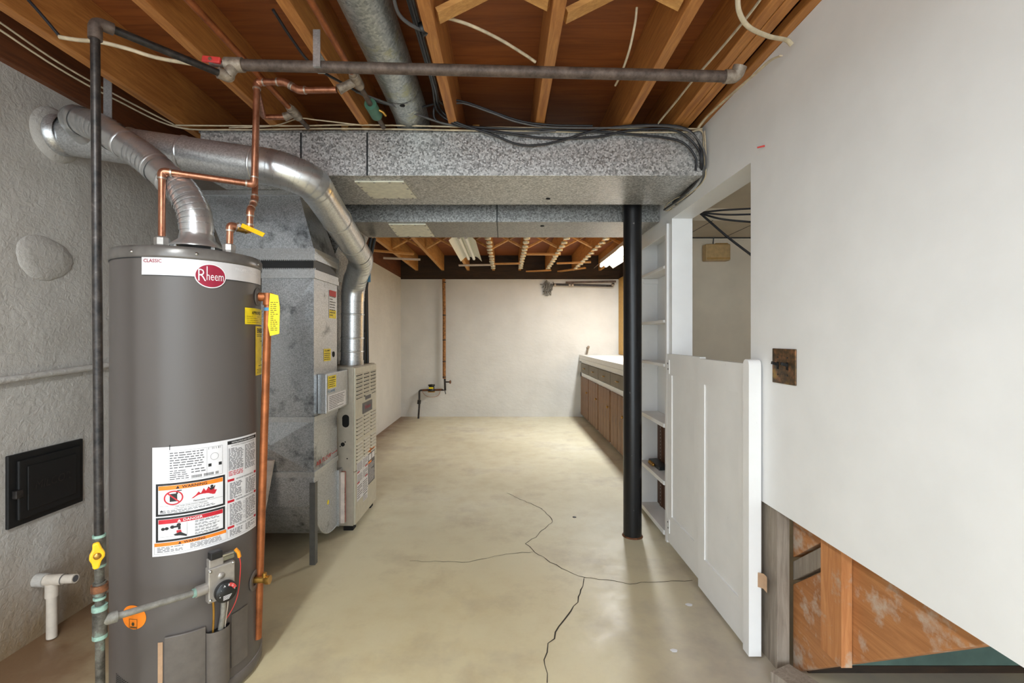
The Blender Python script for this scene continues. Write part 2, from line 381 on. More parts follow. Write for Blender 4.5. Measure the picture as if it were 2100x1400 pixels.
#@@STRUCTURE
# ------------------------------------------------------------------ structure
XL, XR, YB, ZJ, ZC, YN = -1.90, 0.98, 7.15, 2.25, 2.485, -2.2
floor = struct(MB().box((-2.1, YN, -0.1), (2.45, 7.3, 0)).build('floor', M['floor'], centre=False))
def fp(u, v): return at(u, v, F * CH / (v - V0))
def crack(pts, wd):
    P = [fp(*p) for p in pts]; Q = []
    for a, b in zip(P, P[1:]):
        n = max(2, int((b - a).length / 0.035))
        for k in range(n):
            p = a.lerp(b, k / n); Q.append(p + Vector((random.uniform(-.008, .008), random.uniform(-.008, .008), 0)))
    Q.append(P[-1]); vs = []
    for i, p in enumerate(Q):
        d = (Q[min(i + 1, len(Q) - 1)] - Q[max(i - 1, 0)]).normalized(); s = Vector((-d.y, d.x, 0)) * wd * random.uniform(.3, .8)
        vs += [p + s, p - s]
    mb = MB().add([Vector((p.x, p.y, 0.0008)) for p in vs], [(2 * i, 2 * i + 1, 2 * i + 3, 2 * i + 2) for i in range(len(Q) - 1)])
    mb.build('crack', M['crack'], floor)
crack([(1040, 1010), (1115, 1045), (1135, 1068), (1080, 1115), (1095, 1132), (1150, 1165), (1200, 1184)], 0.0035)
crack([(1200, 1184), (1190, 1225), (1165, 1260), (1140, 1295), (1115, 1350), (1122, 1400)], 0.0045)
crack([(1095, 1132), (1040, 1135), (960, 1153), (840, 1150)], 0.0025)
crack([(1200, 1184), (1290, 1196), (1420, 1190)], 0.003)

struct(MB().box((-2.0, YN, 0), (XL, 4.4, 2.26)).build('wall_left_near', M['plaster_wall']))
struct(MB().box((-2.0, 4.4, 0), (-1.60, YB, 2.14)).build('wall_left_far', M['white_far']))
wback = struct(MB().box((-2.0, YB, 0), (1.9, 7.25, 2.12)).build('wall_back', M['white_far']))
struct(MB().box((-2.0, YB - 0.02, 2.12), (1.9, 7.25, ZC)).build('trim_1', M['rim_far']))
struct(MB().box((-2.0, YN, 2.26), (-1.87, 4.4, ZC)).box((-2.0, 4.4, 2.14), (-1.6, YB - .02, ZC)).build('trim_2', M['sideboard']))
# right hand wall: white boards, door opening, shelf niche; studs show where the board was cut away
wr = MB()
wr.box((XR, YN, 0.597), (XR + 0.02, 1.845, 2.262))                # near panel, cut off level above the floor
wr.box((XR, 1.845, 1.917), (1.10, 2.714, 2.262))                  # over the opening
wr.box((XR, 2.714, 0), (1.10, 2.765, 2.262))                      # jamb post
wr.box((XR, 2.765, 1.876), (1.10, 3.36, 2.262))                   # over the shelves
wr.box((XR, 3.315, 0), (1.10, 3.36, 1.876))                       # far end of the niche
wall_right = struct(wr.build('wall_right', M['white']))
MB().box((1.0, 1.70, 0), (1.045, 1.83, 2.25)).build('stud', M['stud_grey'], wall_right)
MB().box((1.035, 1.424, 0.205), (1.068, 1.517, 1.9)).build('stud', M['stud_orange'], wall_right)
MB().box((0.95, YN, 2.264), (1.09, 3.4, 2.305)).build('top_plate', M['joist'], wall_right, bevel=0.006)
MB().box((1.05, YN, 2.307), (1.09, 3.4, ZC)).build('backing_board', M['sideboard'], wall_right)
struct(MB().box((1.10, 3.70, 0), (2.4, 3.78, 2.3)).build('wall_back_room', M['beige_wall']))
struct(MB().box((1.10, 3.36, 0), (1.16, 3.78, ZC)).build('wall_right_end', M['beige_wall']))
struct(MB().box((2.3, YN, 0), (2.4, 3.70, ZC)).build('wall_right_outer', M['beige_wall']))
struct(MB().box((1.78, 3.78, 0), (1.9, YB, 2.14)).build('wall_right_far', M['white_far']))
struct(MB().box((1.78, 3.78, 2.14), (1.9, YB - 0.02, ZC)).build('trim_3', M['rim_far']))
bc = struct(MB().box((1.10, 3.17, 2.02), (2.3, 3.70, 2.46)).box((1.10, 1.2, 2.104), (2.3, 3.17, 2.14)).build('ceiling_back_room', M['beige_wall']))
for x in (1.42, 1.75):
    MB().box((x, 3.165, 2.018), (x + 0.004, 3.70, 2.0205)).build('joint_strip', M['seam'], bc)
MB().box((1.10, 3.690, 2.012), (2.3, 3.70, 2.018)).build('joint_strip', M['seam'], bc)

ceiling = struct(MB().box((-2.0, YN, ZC), (2.4, 7.25, ZC + 0.04)).build('ceiling', M['ply'], centre=False))
NEARJ = [-1.57, -1.12, -0.68, -0.25, 0.17, 0.59, 0.835, 0.88]
FARJ = [-1.35, -0.95, -0.56, -0.17, 0.23, 0.64, 1.05, 1.46]
for x in NEARJ: MB().box((x - .021, YN, ZJ), (x + .021, 3.15, ZC)).build('joist', M['joist'], ceiling, bevel=0.003)
for x in FARJ: MB().box((x - .021, 2.75 if x < 1 else 3.8, ZJ), (x + .021, YB - .03, ZC)).build('joist', M['joist_far'], ceiling, bevel=0.003)
def strut(x0, z0, x1, z1, y, m='strip'):
    MB().bar((x0, y, z0), (x1, y, z1), 0.055, 0.019, up=(0, 0, 1)).build('bridging_strut', M[m], ceiling)
for a, b in zip(NEARJ[2:6], NEARJ[3:6]):
    if a < -0.5: continue                                              # the round duct fills that bay
    strut(a + .03, 2.275, b - .03, 2.455, 1.52); strut(a + .03, 2.455, b - .03, 2.275, 1.46)
strut(-1.10, 2.29, -0.71, 2.46, 1.30)
MB().box((-1.10, 1.40, 2.28), (-0.985, 1.44, 2.44)).build('blocking', M['joist'], ceiling)
for a, b in zip(FARJ[:-1], FARJ[1:]):
    strut(a + .03, 2.275, b - .03, 2.455, 5.45, 'joist_far'); strut(a + .03, 2.455, b - .03, 2.275, 5.40, 'joist_far')
def slat(u0, v0, u1, v1, m='strip', z=2.238):
    p = at(u0, v0, F * (z - CH) / (V0 - v0)); q = at(u1, v1, F * (z - CH) / (V0 - v1))
    MB().bar(p, q, 0.045, 0.02).build('slat', M[m], ceiling)
for a in ((786, 529, 862, 532, 'pvc'), (941, 544, 1007, 543, 'pvc'), (1013, 541, 1066, 540), (1014, 562, 1066, 561), (1079, 521, 1150, 521), (1075, 557, 1130, 554), (1142, 540, 1212, 537), (1135, 558, 1200, 549), (842, 563, 900, 565), (760, 513, 848, 521)):
    slat(*a)

# ------------------------------------------------------------------ stairs behind the cut away board
st = thing('staircase', (1.5, 1.2, 0), 'wooden staircase side of orange stained boards seen through the cut away white wall', 'staircase')
def zb(y): return 0.012 + 0.807 * (1.68 - y)
def strb(z0, z1, ya, yb, x0=1.07, x1=1.105, name='stringer', m='stair_wood'):
    MB().prism([(x0, ya, zb(ya) + z0), (x0, yb, zb(yb) + z0), (x0, yb, zb(yb) + z1), (x0, ya, zb(ya) + z1)], (x1 - x0, 0, 0)).build(name, M[m], st, bevel=0.003)
strb(0, 0.325, 1.72, -0.9); strb(0.34, 0.41, 1.72, -0.9, name='board', m='stud_grey'); strb(0.425, 0.72, 1.72, -0.9, name='board', m='stair_wood')
MB().box((1.105, 1.685, 0.028), (2.25, 1.71, 0.30)).build('riser', M['teal'], st)
MB().box((1.105, 1.685, 0.0), (2.25, 1.72, 0.026)).build('sole_strip', M['rim_far'], st)
for k in range(5):
    MB().box((1.105, 1.36 - .24 * k, 0.345 + .194 * k), (2.25, 1.62 - .24 * k, 0.375 + .194 * k)).build('tread', M['stair_wood'], st)
tag(MB().obox((1.015, 1.60, 0.02), (0.045, 0.02, 0), (-.03, .06, 0), (0, 0, .019)).build('wood_offcut', M['stud_grey'], bevel=0.002), 'small grey lumber offcut lying on the floor at the foot of the bare stud', 'offcut')
mb = MB(); pts = [at(1537, 1187, 1.775), at(1552, 1186, 1.76), at(1566, 1188, 1.735), at(1573, 1194, 1.72)]
vs = []
for i, p in enumerate(pts): vs += [p + Vector((0, 0, .026 - .002 * i)), p - Vector((0, 0, .026 + .004 * i))]
mb.add(vs + [v + Vector((-.0015, 0, 0)) for v in vs], [(2 * i + j, 2 * i + 2 + j, 2 * i + 3 + j, 2 * i + 1 + j) for i in range(3) for j in (0, 8)] + [(0, 2, 10, 8), (2, 4, 12, 10), (4, 6, 14, 12), (1, 3, 11, 9), (3, 5, 13, 11), (5, 7, 15, 13), (6, 7, 15, 14), (0, 1, 9, 8)])
tag(mb.build('strap', M['kraft']), 'bent tan strap nailed to the grey stud beside the white half door', 'strap')

# ------------------------------------------------------------------ folding half door across the opening
door = struct(thing('door_1', (0.96, 2.26, 0), 'white two leaf folding half door across the opening', 'door')); del door['category']
def leaf(y0, y1, z0, z1, x=0.945, side=1):
    lf = MB()
    fw = 0.085
    lf.box((x, y0, z0), (x + .03, y0 + fw * .8, z1)); lf.box((x, y1 - fw * .8, z0), (x + .03, y1, z1))
    lf.box((x, y0 + fw * .8, z1 - .12), (x + .03, y1 - fw * .8, z1)); lf.box((x, y0 + fw * .8, z0), (x + .03, y1 - fw * .8, z0 + .16))
    l = lf.build('door_leaf', M['white_wood'], door)
    MB().box((x + .006, y0 + fw * .8, z0 + .16), (x + .024, y1 - fw * .8, z1 - .12)).build('panel', M['white_wood'], l)
    return l
leaf(2.262, 2.712, 0.035, 1.125, 0.952); leaf(1.80, 2.256, 0.012, 1.118, 0.942)
bt = MB().prism([(.925, 1.755, .012), (.925, 1.755, 1.115)] + [(.925, 1.777 - .022 * math.cos(k * math.pi / 10), 1.115 + .022 * math.sin(k * math.pi / 10)) for k in range(1, 10)] + [(.925, 1.799, 1.115), (.925, 1.799, .012)], (.047, 0, 0))
bt.build('edge_batten', M['white_wood'], door)
for y, z, x in ((2.69, 1.05, .948), (2.69, 0.13, .948), (1.81, 0.98, .937), (1.81, 0.2, .937)):
    h = MB().box((x, y - .018, z - .04), (x + .004, y + .014, z + .04)).build('hinge', M['white_wood'], door)
    MB().cyl((x - .002, y - .004, z - .012), (x, y - .004, z - .012), .005, 8).cyl((x - .002, y + .002, z + .02), (x, y + .002, z + .02), .005, 8).build('screw', M['ink_soft'], h)

# ------------------------------------------------------------------ built in shelves
sh = thing('shelf_unit', (1.02, 3.04, 0), 'narrow built in white shelf unit beside the half door, behind the black column', 'shelf unit')
MB().box((0.975, 3.290, 0.05), (1.085, 3.312, 1.876)).build('side_panel', M['white_wood'], sh)
MB().box((0.975, 2.768, 0.05), (1.085, 2.785, 1.876)).build('side_panel', M['white_wood'], sh)
MB().box((1.086, 2.768, 0.70), (1.098, 3.312, 1.876)).build('back_panel', M['white'], sh)
bp = MB().box((1.086, 2.768, 0.05), (1.098, 3.312, 0.69)).build('back_board', M['brown_back'], sh)
MB().box((1.078, 3.185, 0.05), (1.086, 3.225, 0.69)).build('batten', M['brown_back'], sh)
hm = MB()
for k in range(26): hm.cyl((1.0765, 3.205, 0.08 + k * .0235), (1.078, 3.205, 0.08 + k * .0235), .0032, 6)
hm.build('peg_holes', M['pvc'], sh)
for z, th in ((1.655, .018), (1.328, .018), (1.062, .018), (0.700, .026), (0.352, .026), (0.055, .03)):
    MB().prism([(1.085, 3.29, z - th), (1.085, 2.785, z - th), (0.985, 2.785, z - th), (0.962, 2.81, z - th), (0.962, 3.29, z - th)], (0, 0, th)).build('shelf', M['white_wood'], sh, bevel=0.002)
for z in (1.60, 1.275, 1.01): MB().box((0.985, 3.278, z), (1.085, 3.290, z + .035)).build('cleat', M['white_wood'], sh)
MB().box((0.966, 2.762, 0.0), (0.979, 2.79, 1.90)).build('face_stile', M['white_wood'], sh)
MB().box((0.966, 2.79, 1.84), (0.979, 3.33, 1.90)).build('face_rail', M['white_wood'], sh)
hd = thing('hardware_piece', (1.03, 3.16, 0.352), 'black hardware piece with round brass knobs lying on the lower white shelf', 'hardware')
MB().obox((1.035, 3.13, .366), (.03, .0, .002), (0, .11, 0), (0, 0, .012)).build('plate', M['black'], hd, bevel=.005)
for k in range(3): MB().lathe([(0, .016), (.011, .012), (.013, .004), (.009, -.004)], (1.00, 3.18 - .035 * k, .367), (-1, -.3, .3), 12).build('knob', M['brass'], hd)

# ------------------------------------------------------------------ black steel column
post = thing('support_column', (0.82, 2.855, 0), 'glossy black painted round steel column standing on the concrete floor', 'column')
px, py = (1297 - U0) / F * 2.855, 2.855
post.location = (px, py, 0)
MB().cyl((px, py, 0.008), (px, py, 2.235), 0.055, 40).build('shaft', M['postblack'], post)
MB().lathe([(0.0, .009), (.058, .008), (.063, 0)], (px, py, 0), (0, 0, 1), 32).build('base_ring', M['rust'], post)
tag(MB().box((-1.3, 2.80, 2.236), (1.09, 2.91, 2.249)).build('steel_beam', M['iron']), 'flat dark steel beam bearing plate above the black column between the ducts', 'beam')

# ------------------------------------------------------------------ base cabinets and worktop
cx = 1.17
cab = thing('base_cabinet', (1.47, 5.45, 0), 'long low cabinet with stained plank doors and grey drawers in a white frame', 'cabinet')
Y0 = 7.06; CW = 0.66; NCELL = 5
fr = MB()
fr.box((cx + .012, Y0 - CW * NCELL, .05), (1.75, YB - .01, .86))
fr.build('carcass', M['white_wood'], cab)
ff = MB()
ff.box((cx, Y0 - CW * NCELL, .84), (cx + .014, YB - .01, .862)); ff.box((cx, Y0 - CW * NCELL, .628), (cx + .014, YB - .01, .69)); ff.box((cx, Y0 - CW * NCELL, .05), (cx + .014, YB - .01, .075))
for k in range(NCELL + 1): ff.box((cx, Y0 - CW * k - .015, .075), (cx + .014, Y0 - CW * k + .015, .628))
ff.box((cx, Y0, .05), (cx + .014, YB - .01, .86)); ff.build('face_frame', M['white_wood'], cab)
MB().box((cx + .05, Y0 - CW * NCELL, 0), (1.75, YB - .01, .05)).build('toe_kick', M['sideboard'], cab)
for k in range(NCELL):
    a, b = Y0 - CW * (k + 1) + .015, Y0 - CW * k - .015
    d = MB().box((cx - .012, a - .004, .700), (cx + .011, b + .004, .835)).build('drawer', M['drawer_wood'], cab, bevel=.003)
    MB().tube(fillet([(cx - .013, (a + b) / 2 - .04, .768), (cx - .03, (a + b) / 2 - .04, .768), (cx - .03, (a + b) / 2 + .04, .768), (cx - .013, (a + b) / 2 + .04, .768)], .01, 3), .005, 8).build('pull', M['brass'], d)
    d = bpy.data.objects.new('door', None)
    mbd = MB().box((cx + .004, a + .004, .068), (cx + .010, b - .004, .632)); d = mbd.build('door', M['cabinet_wood'], cab)
    n = 4; pw = (b - a - .012) / n
    for j in range(n):
        MB().box((cx - .016 + .002 * random.random(), a + .006 + pw * j + .0025, .064), (cx + .004, a + .006 + pw * (j + 1) - .0025, .636)).build('plank', M['cabinet_wood'], d, bevel=.003)
    MB().cyl((cx - .017, a + .05, .45), (cx - .028, a + .05, .45), .006, 10).lathe([(.006, 0), (.016, .004), (.017, .012), (0, .018)], (cx - .026, a + .05, .45), (-1, 0, 0), 14).build('knob', M['brass'], d)
wt = thing('worktop', (1.46, 5.45, .865), 'white laminate worktop with a thick front edge on the plank door cabinets', 'worktop')
MB().box((cx - .02, Y0 - CW * NCELL - .01, .90), (1.765, YB - .005, .958)).build('slab', M['laminate'], wt, bevel=.003)
MB().box((cx - .02, Y0 - CW * NCELL - .01, .863), (cx + .01, YB - .005, .899)).build('front_edge', M['laminate'], wt)
tag(MB().box((1.745, 3.9, .965), (1.775, 7.10, 2.12)).build('wall_board', M['tan_board']), 'tan fibre board lining the far right wall above the white worktop', 'board')
#@@OBJECTS
# ------------------------------------------------------------------ overhead ducts
DF, DB = 2.26, 2.755
du = thing('return_duct', (-0.25, 2.5, 2.01), 'large rectangular galvanised duct crossing the ceiling, front one with two seams', 'duct')
segs = [(-1.485, -0.995), (-0.992, -0.672), (-0.669, 0.965)]
for a, b in segs: MB().box((a, DF, 2.01), (b, DB, 2.225)).build('duct_section', M['duct'], du, bevel=.002)
for x in (-0.9935, -0.6705):
    MB().box((x - .0035, DF - .0035, 2.0105), (x + .0035, DF, 2.2245)).build('seam', M['seam'], du)
    MB().box((x - .04, DF - .002, 2.0085), (x - .004, DF, 2.2265)).build('drive_cleat', M['duct'], du)
MB().box((-1.49, DF - .004, 2.218), (0.965, DF + .02, 2.2285)).build('top_flange', M['duct_dark'], du)
def access(poly, z, par, m='panel_steel'):
    p = MB().prism([(x, y, z - .008) for x, y in poly], (0, 0, .007)).build('access_panel', M[m], par)
    sc = MB()
    for i in range(4):
        a, b = Vector(poly[i] + (0,)), Vector(poly[(i + 1) % 4] + (0,)); c = sum((Vector(q + (0,)) for q in poly), Vector()) / 4
        for k in range(3):
            q = a.lerp(b, (k + .15) / 3); q = q.lerp(c, .06); sc.lathe([(0, .003), (.006, .002), (.007, 0)], (q.x, q.y, z - .008), (0, 0, -1), 8)
    sc.build('screws', M['zinc'], p); return p
def cp(u, v, z): p = at(u, v, F * (z - CH) / (V0 - v)); return (p.x, p.y)
access([cp(727, 370, 2.01), cp(828, 370, 2.01), cp(855, 404, 2.01), cp(763, 404, 2.01)], 2.01, du)
du2 = thing('supply_duct', (-0.1, 3.15, 1.948), 'lower rectangular galvanised duct crossing behind the big front duct', 'duct')
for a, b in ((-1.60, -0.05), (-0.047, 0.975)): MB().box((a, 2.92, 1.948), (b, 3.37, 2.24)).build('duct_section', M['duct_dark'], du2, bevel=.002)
MB().box((-0.052, 2.917, 1.946), (-0.045, 3.37, 2.24)).build('seam', M['seam'], du2)
access([cp(797, 458, 1.948), cp(873, 458, 1.948), cp(891, 483, 1.948), cp(816, 483, 1.948)], 1.948, du2)
for (u, v, z, par) in ((1124, 407, 2.01, du), (1112, 463, 1.948, du2)):
    x, y = cp(u, v, z); MB().cyl((x, y, z - .003), (x, y, z), .013, 12).build('test_hole', M['dark'], par)

rd = thing('round_duct', (-0.45, 1.3, 2.25), 'round galvanised duct running between the ceiling joists toward the viewer', 'duct')
rp = [(-0.462, y, 2.335) for y in (-1.2, 1.45, 2.05)] + [(-0.462, 2.25, 2.325), (-0.462, 2.40, 2.29), (-0.462, 2.50, 2.232)]
MB().tube(rp[:3], .083, 40, False).build('duct_section', M['round'], rd); MB().tube(rp[2:], .083, 40, False).build('elbow', M['round'], rd)
MB().tube([(-.462, 2.045, 2.335), (-.462, 2.055, 2.335)], .0845, 40, False).build('seam', M['duct_dark'], rd)
hx = at(833, 209, 2.05); MB().lathe([(0, .002), (.012, .002), (.012, 0)], (-.455, 2.06, 2.335 - .0835), (0, 0, -1), 14).build('test_hole', M['dark'], rd)

# ------------------------------------------------------------------ return air drop beside the furnace
PX, PY, PL, PB = -1.03, 2.50, -1.52, 2.845
pl = thing('return_plenum', (-1.27, 2.67, 0), 'tall galvanised return air box with curved foot between water heater and furnace', 'duct')
def frustum(lo, hi):                                  # two rectangles (x0,x1,y0,y1,z)
    mb = MB(); q = []
    for x0, x1, y0, y1, z in (lo, hi): q += [(x0, y0, z), (x1, y0, z), (x1, y1, z), (x0, y1, z)]
    return mb.add(q, [(0, 3, 2, 1), (4, 5, 6, 7), (0, 1, 5, 4), (1, 2, 6, 5), (2, 3, 7, 6), (3, 0, 4, 7)])
def crossbroken(mb, y, x0, x1, z0, z1, d=.006):        # front sheet with its stiffening cross break
    c = ((x0 + x1) / 2, y - d, (z0 + z1) / 2)
    mb.add([(x0, y, z0), (x1, y, z0), (x1, y, z1), (x0, y, z1), c], [(0, 1, 4), (1, 2, 4), (2, 3, 4), (3, 0, 4)])
tr = MB()
b4 = [(PL, PY, 1.70), (PX, PY, 1.70), (PX, PB, 1.70), (PL, PB, 1.70)]; t4 = [(-1.64, PY, 1.996), (-1.11, PY, 1.996), (-1.11, 2.755, 1.996), (-1.64, 2.755, 1.996)]
cfr = sum((Vector(p) for p in (b4[0], b4[1], t4[1], t4[0])), Vector()) / 4 + Vector((0, -.008, 0))
tr.add(b4 + t4 + [cfr], [(0, 1, 8), (1, 5, 8), (5, 4, 8), (4, 0, 8), (1, 2, 6, 5), (2, 3, 7, 6), (3, 0, 4, 7), (4, 5, 6, 7)])
tr.build('transition', M['plenum'], pl)
MB().box((-1.66, PY - .022, 1.984), (-1.09, 2.75, 2.0085)).build('collar_rail', M['cleat'], pl)
MB().box((PL - .006, PY - .006, 1.640), (PX + .006, PB + .006, 1.70)).build('collar', M['cleat'], pl)
MB().box((PL - .009, PY - .009, 1.672), (PX + .009, PB + .009, 1.700)).build('drive_cleat', M['cleat'], pl)
MB().box((PL + .006, PY + .006, 1.588), (PX - .004, PB - .006, 1.640)).build('flexible_connector', M['black'], pl)
mb = MB()
for k in range(46):
    x = PL + .01 + k * .0108; mb.box((x, PY - .0075, 1.634), (x + .006, PY - .004, 1.642)); mb.box((x, PY - .0075, 1.586), (x + .006, PY - .004, 1.594))
mb.build('connector_teeth', M['cleat'], pl)
MB().box((PL - .006, PY - .006, 1.545), (PX + .006, PB + .006, 1.588)).build('collar', M['cleat'], pl)
MB().box((PL - .009, PY - .009, 1.540), (PX + .009, PB + .009, 1.564)).build('drive_cleat', M['cleat'], pl)
for z0, z1 in ((0.785, 1.54), (0.488, 0.775)):
    mb = MB().box((PL, PY, z0), (PX, PB, z1)); crossbroken(mb, PY - .0005, PL, PX, z0, z1, .018); mb.build('casing', M['plenum'], pl)
for z in (0.765, 0.468): MB().box((PL - .006, PY - .009, z), (PX + .007, PB + .004, z + .028)).build('drive_cleat', M['cleat'], pl)
prof = [(PY, .47), (PY, .35)] + [(2.78 - .28 * math.cos(a), .35 - .28 * math.sin(a)) for a in [k * math.pi / 20 for k in range(1, 11)]] + [(PB, .07), (PB, .47)]
mb = MB(); mb.prism([(PX, y, z) for y, z in prof], (PL - PX, 0, 0)); mb.build('curved_foot', M['plenum'], pl)
MB().tube([(PX, y, z) for y, z in prof[:-1]], .004, 6).build('foot_seam', M['cleat'], pl)
MB().box((PL + .02, PB + .001, .06), (PX + .012, PB + .028, .405)).box((PL + .02, PB + .028, .385), (PX + .012, PB + .062, .405)).build('filter_rack', M['cleat'], pl)
lg = MB().box((-1.047, PY - .016, 0), (-1.017, PY - .0125, .44)).box((-1.0205, PY - .0125, 0), (-1.017, PY + .018, .44)); lg.build('leg', plain('grey_angle_iron', (104, 104, 102), 0.45, 0.5), pl)
pm = plane_map((PX, PY, 0), (0, 1, 0), (0, 0, 1), (1, 0, 0))        # right side face of the drop
def sticker(parent, mp, s0, s1, t0, t1, m, rows, head=None, headm='ink', name='sticker', ink='ink_brown', e=.0012):
    q = MB(); put_quad(q, mp, s0, s1, t0, t1, e); o = q.build(name, M[m], parent)
    g = MB(); w_, h_ = s1 - s0, t1 - t0
    if head: put_text(g, mp, head, (s0 + s1) / 2, t1 - h_ * .22, h_ * .13, w_ * .75, e + .0006, .01, 'c')
    put_greek(g, mp, s0 + w_ * .08, s1 - w_ * .08, t1 - h_ * (.3 if head else .08), t0 + h_ * .06, rows, e + .0006, .35, (w_ * .06, w_ * .2))
    g.build('fine_print', M[ink], o); return o
sticker(pl, pm, .215, .325, 1.335, 1.50, 'pale_print', 9, name='notice')
mb = MB(); put_quad(mb, pm, .215, .325, 1.465, 1.50, .0022); mb.build('notice_head', M['red_box'], pl)
mb = MB(); put_quad(mb, pm, .215, .325, 1.335, 1.385, .0016); mb.build('notice_foot', M['yellow'], pl)
sticker(pl, pm, .135, .24, 1.085, 1.155, 'yellow', 4, 'FLAME')
MB().cyl((PX, PY + .285, 1.12), (PX + .003, PY + .285, 1.12), .017, 16).build('knockout', M['dark'], pl)
bx = MB().box((PX + .001, PY + .045, .80), (PX + .05, PB + .05, 1.02)).build('control_box', M['cleat'], pl, bevel=.003)
bm = plane_map((PX + .05, PY + .045, .80), (0, 1, 0), (0, 0, 1), (1, 0, 0))
sticker(pl, bm, .02, .145, .135, .205, 'yellow', 4, 'FLAME')
g = MB(); put_text(g, bm, 'FLAME', .02, .112, .014, .11, .0012); g.build('lettering', M['bluetape'], bx)
sticker(pl, bm, .015, .31, .01, .10, 'white_lbl', 8, name='data_sheet', ink='ink_soft')
g = MB(); put_text(g, pm, 'AIR FLOW', .03, .515, .026, .22, .0012); put_quad(g, pm, .26, .335, .526, .530, .0012); put_poly(g, pm, [(.335, .519), (.345, .528), (.335, .537)], .0012); g.build('marker_lettering', M['red_box'], pl)
q = at(678, 1022, 2.76); MB().cyl((PX, 2.70, q.z), (PX + .002, 2.70, q.z), .013, 16).build('dot_sticker', M['yellow'], pl)
fl = thing('air_filter', (-1.2, 2.876, .07), 'furnace air filter with red and white edge pushed into the rack beside the furnace', 'filter')
MB().box((-1.45, 2.875, .068), (-.995, 2.890, .384)).build('frame', M['pink_box'], fl); MB().box((-1.45, 2.8905, .068), (-.995, 2.899, .384)).build('red_edge', M['red_box'], fl)
mb = MB(); put_text(mb, plane_map((-.995, 2.884, .13), (0, 0, 1), (0, -1, 0), (1, 0, 0)), 'AIR FILTER', 0, 0, .009, .16, .001); mb.build('lettering', M['ink'], fl)
# a packet of filters leaning on the box, behind the heater
fb = thing('filter_pack', (-1.36, 2.40, 0), 'red and white striped filter pack leaning on the galvanised box behind the heater', 'filter pack')
def lean(x, z, y): return (x, 2.33 + .14 * z / .57 + y, z)
MB().prism([lean(-1.60, 0, 0), lean(-1.275, 0, 0), lean(-1.235, .565, 0), lean(-1.60, .565, 0)], (0, .022, .0)).build('pack', M['pink_box'], fb)
mb = MB()
for k in range(26):
    z = .02 + k * .021; mb.add([lean(-1.60, z, -.0015), lean(-1.272, z, -.0015), lean(-1.271, z + .004, -.0015), lean(-1.60, z + .004, -.0015)], [(0, 1, 2, 3)])
mb.build('stripes', M['red_box'], fb)

# ------------------------------------------------------------------ furnace
FX, FY0, FY1, FZ = -0.94, 2.912, 3.395, 1.035
fu = thing('furnace', (-1.28, 3.15, 0), 'beige upright gas furnace with louvred front and warning sheets', 'furnace')
MB().box((-1.62, FY0, .035), (FX - .012, FY1, FZ)).build('cabinet', M['furn_side'], fu, bevel=.004)
for x in (-1.58, -.99):
    for y in (FY0 + .05, FY1 - .05): MB().box((x - .03, y - .03, 0), (x + .03, y + .03, .035)).build('foot', M['dark'], fu)
dr = MB().box((FX - .012, FY0 + .004, .04), (FX, FY1 - .004, .372)).build('lower_door', M['furn_face'], fu, bevel=.003)
dr2 = MB().box((FX - .012, FY0 + .004, .376), (FX, FY1 - .004, FZ - .006)).build('upper_door', M['furn_face'], fu, bevel=.003)
fm = plane_map((FX, FY0, 0), (0, 1, 0), (0, 0, 1), (1, 0, 0)); FW = FY1 - FY0
lv = MB(); L = .125
lv.add([(0, 0, 0), (0, L, 0), (.001, L, -.006), (.001, 0, -.006)], [(0, 1, 2, 3)])
lv.add([(0.0002, 0, .008), (.0002, L, .008), (.007, L - .006, .0), (.007, .006, .0)], [(0, 1, 2, 3), ])
def louvre(y, z, first=[None]):
    if first[0] is None:
        a = MB(); a.add([(0.0008, 0, -.007), (0.0008, L, -.007), (.0008, L, .001), (.0008, 0, .001)], [(0, 1, 2, 3)]); m1 = bpy.data.meshes.new('slot'); m1.from_pydata(a.v, [], a.f); m1.materials.append(M['dark'])
        a = MB(); a.add([(0, 0, .009), (0, L, .009), (.008, L - .004, 0), (.008, .004, 0), (0, 0, 0), (0, L, 0)], [(0, 1, 2, 3), (0, 3, 4), (1, 5, 2)]); m2 = bpy.data.meshes.new('louvre'); m2.from_pydata(a.v, [], a.f); m2.materials.append(M['furn_face'])
        first[0] = (m1, m2)
    o = bpy.data.objects.new('louvre', first[0][1]); COL.objects.link(o); o.parent = dr2
    pw = Vector(dr2.location) + Vector(fu.location); o.location = Vector((FX, y, z)) - pw
    s_ = bpy.data.objects.new('slot', first[0][0]); COL.objects.link(s_); s_.parent = dr2; s_.location = o.location
cols = [FY0 + .022, FY0 + .178, FY0 + .334]
for k in range(7):
    for c in cols: louvre(c, FZ - .055 - .0245 * k)
for k in range(6):
    for c in cols: louvre(c, .70 - .0245 * k)
for k in range(6):
    for c in cols: louvre(c, .535 - .0225 * k)
hn = MB(); put_quad(hn, fm, .21, .34, .80, .832, .0012); hn.build('handle_recess', M['ink_soft'], dr2)
MB().box((FX, FY0 + .21, .828), (FX + .006, FY0 + .34, .838)).build('handle', M['furn_face'], dr2)
npl = MB().box((FX, FY0 + .15, .715), (FX + .004, FY0 + .36, .785)).build('nameplate', M['ink_soft'], fu)
mb = MB(); put_text(mb, fm, 'Rheem', .255, .74, .028, .12, .0052, .01, 'c'); mb.build('lettering', M['logo_red'], npl)
ws = MB(); put_quad(ws, fm, .03, .27, .175, .43, .0014); ws = ws.build('instruction_sheet', M['white_lbl'], fu)
mb = MB()
for (t1, t0) in ((.425, .36), (.35, .29), (.28, .185)): put_greek(mb, fm, .04, .145, t1 - .01, t0, 6, .002, .4, (.008, .03)); put_greek(mb, fm, .155, .26, t1 - .01, t0, 6, .002, .4, (.008, .03))
mb.build('fine_print', M['ink_soft'], ws)
mb = MB()
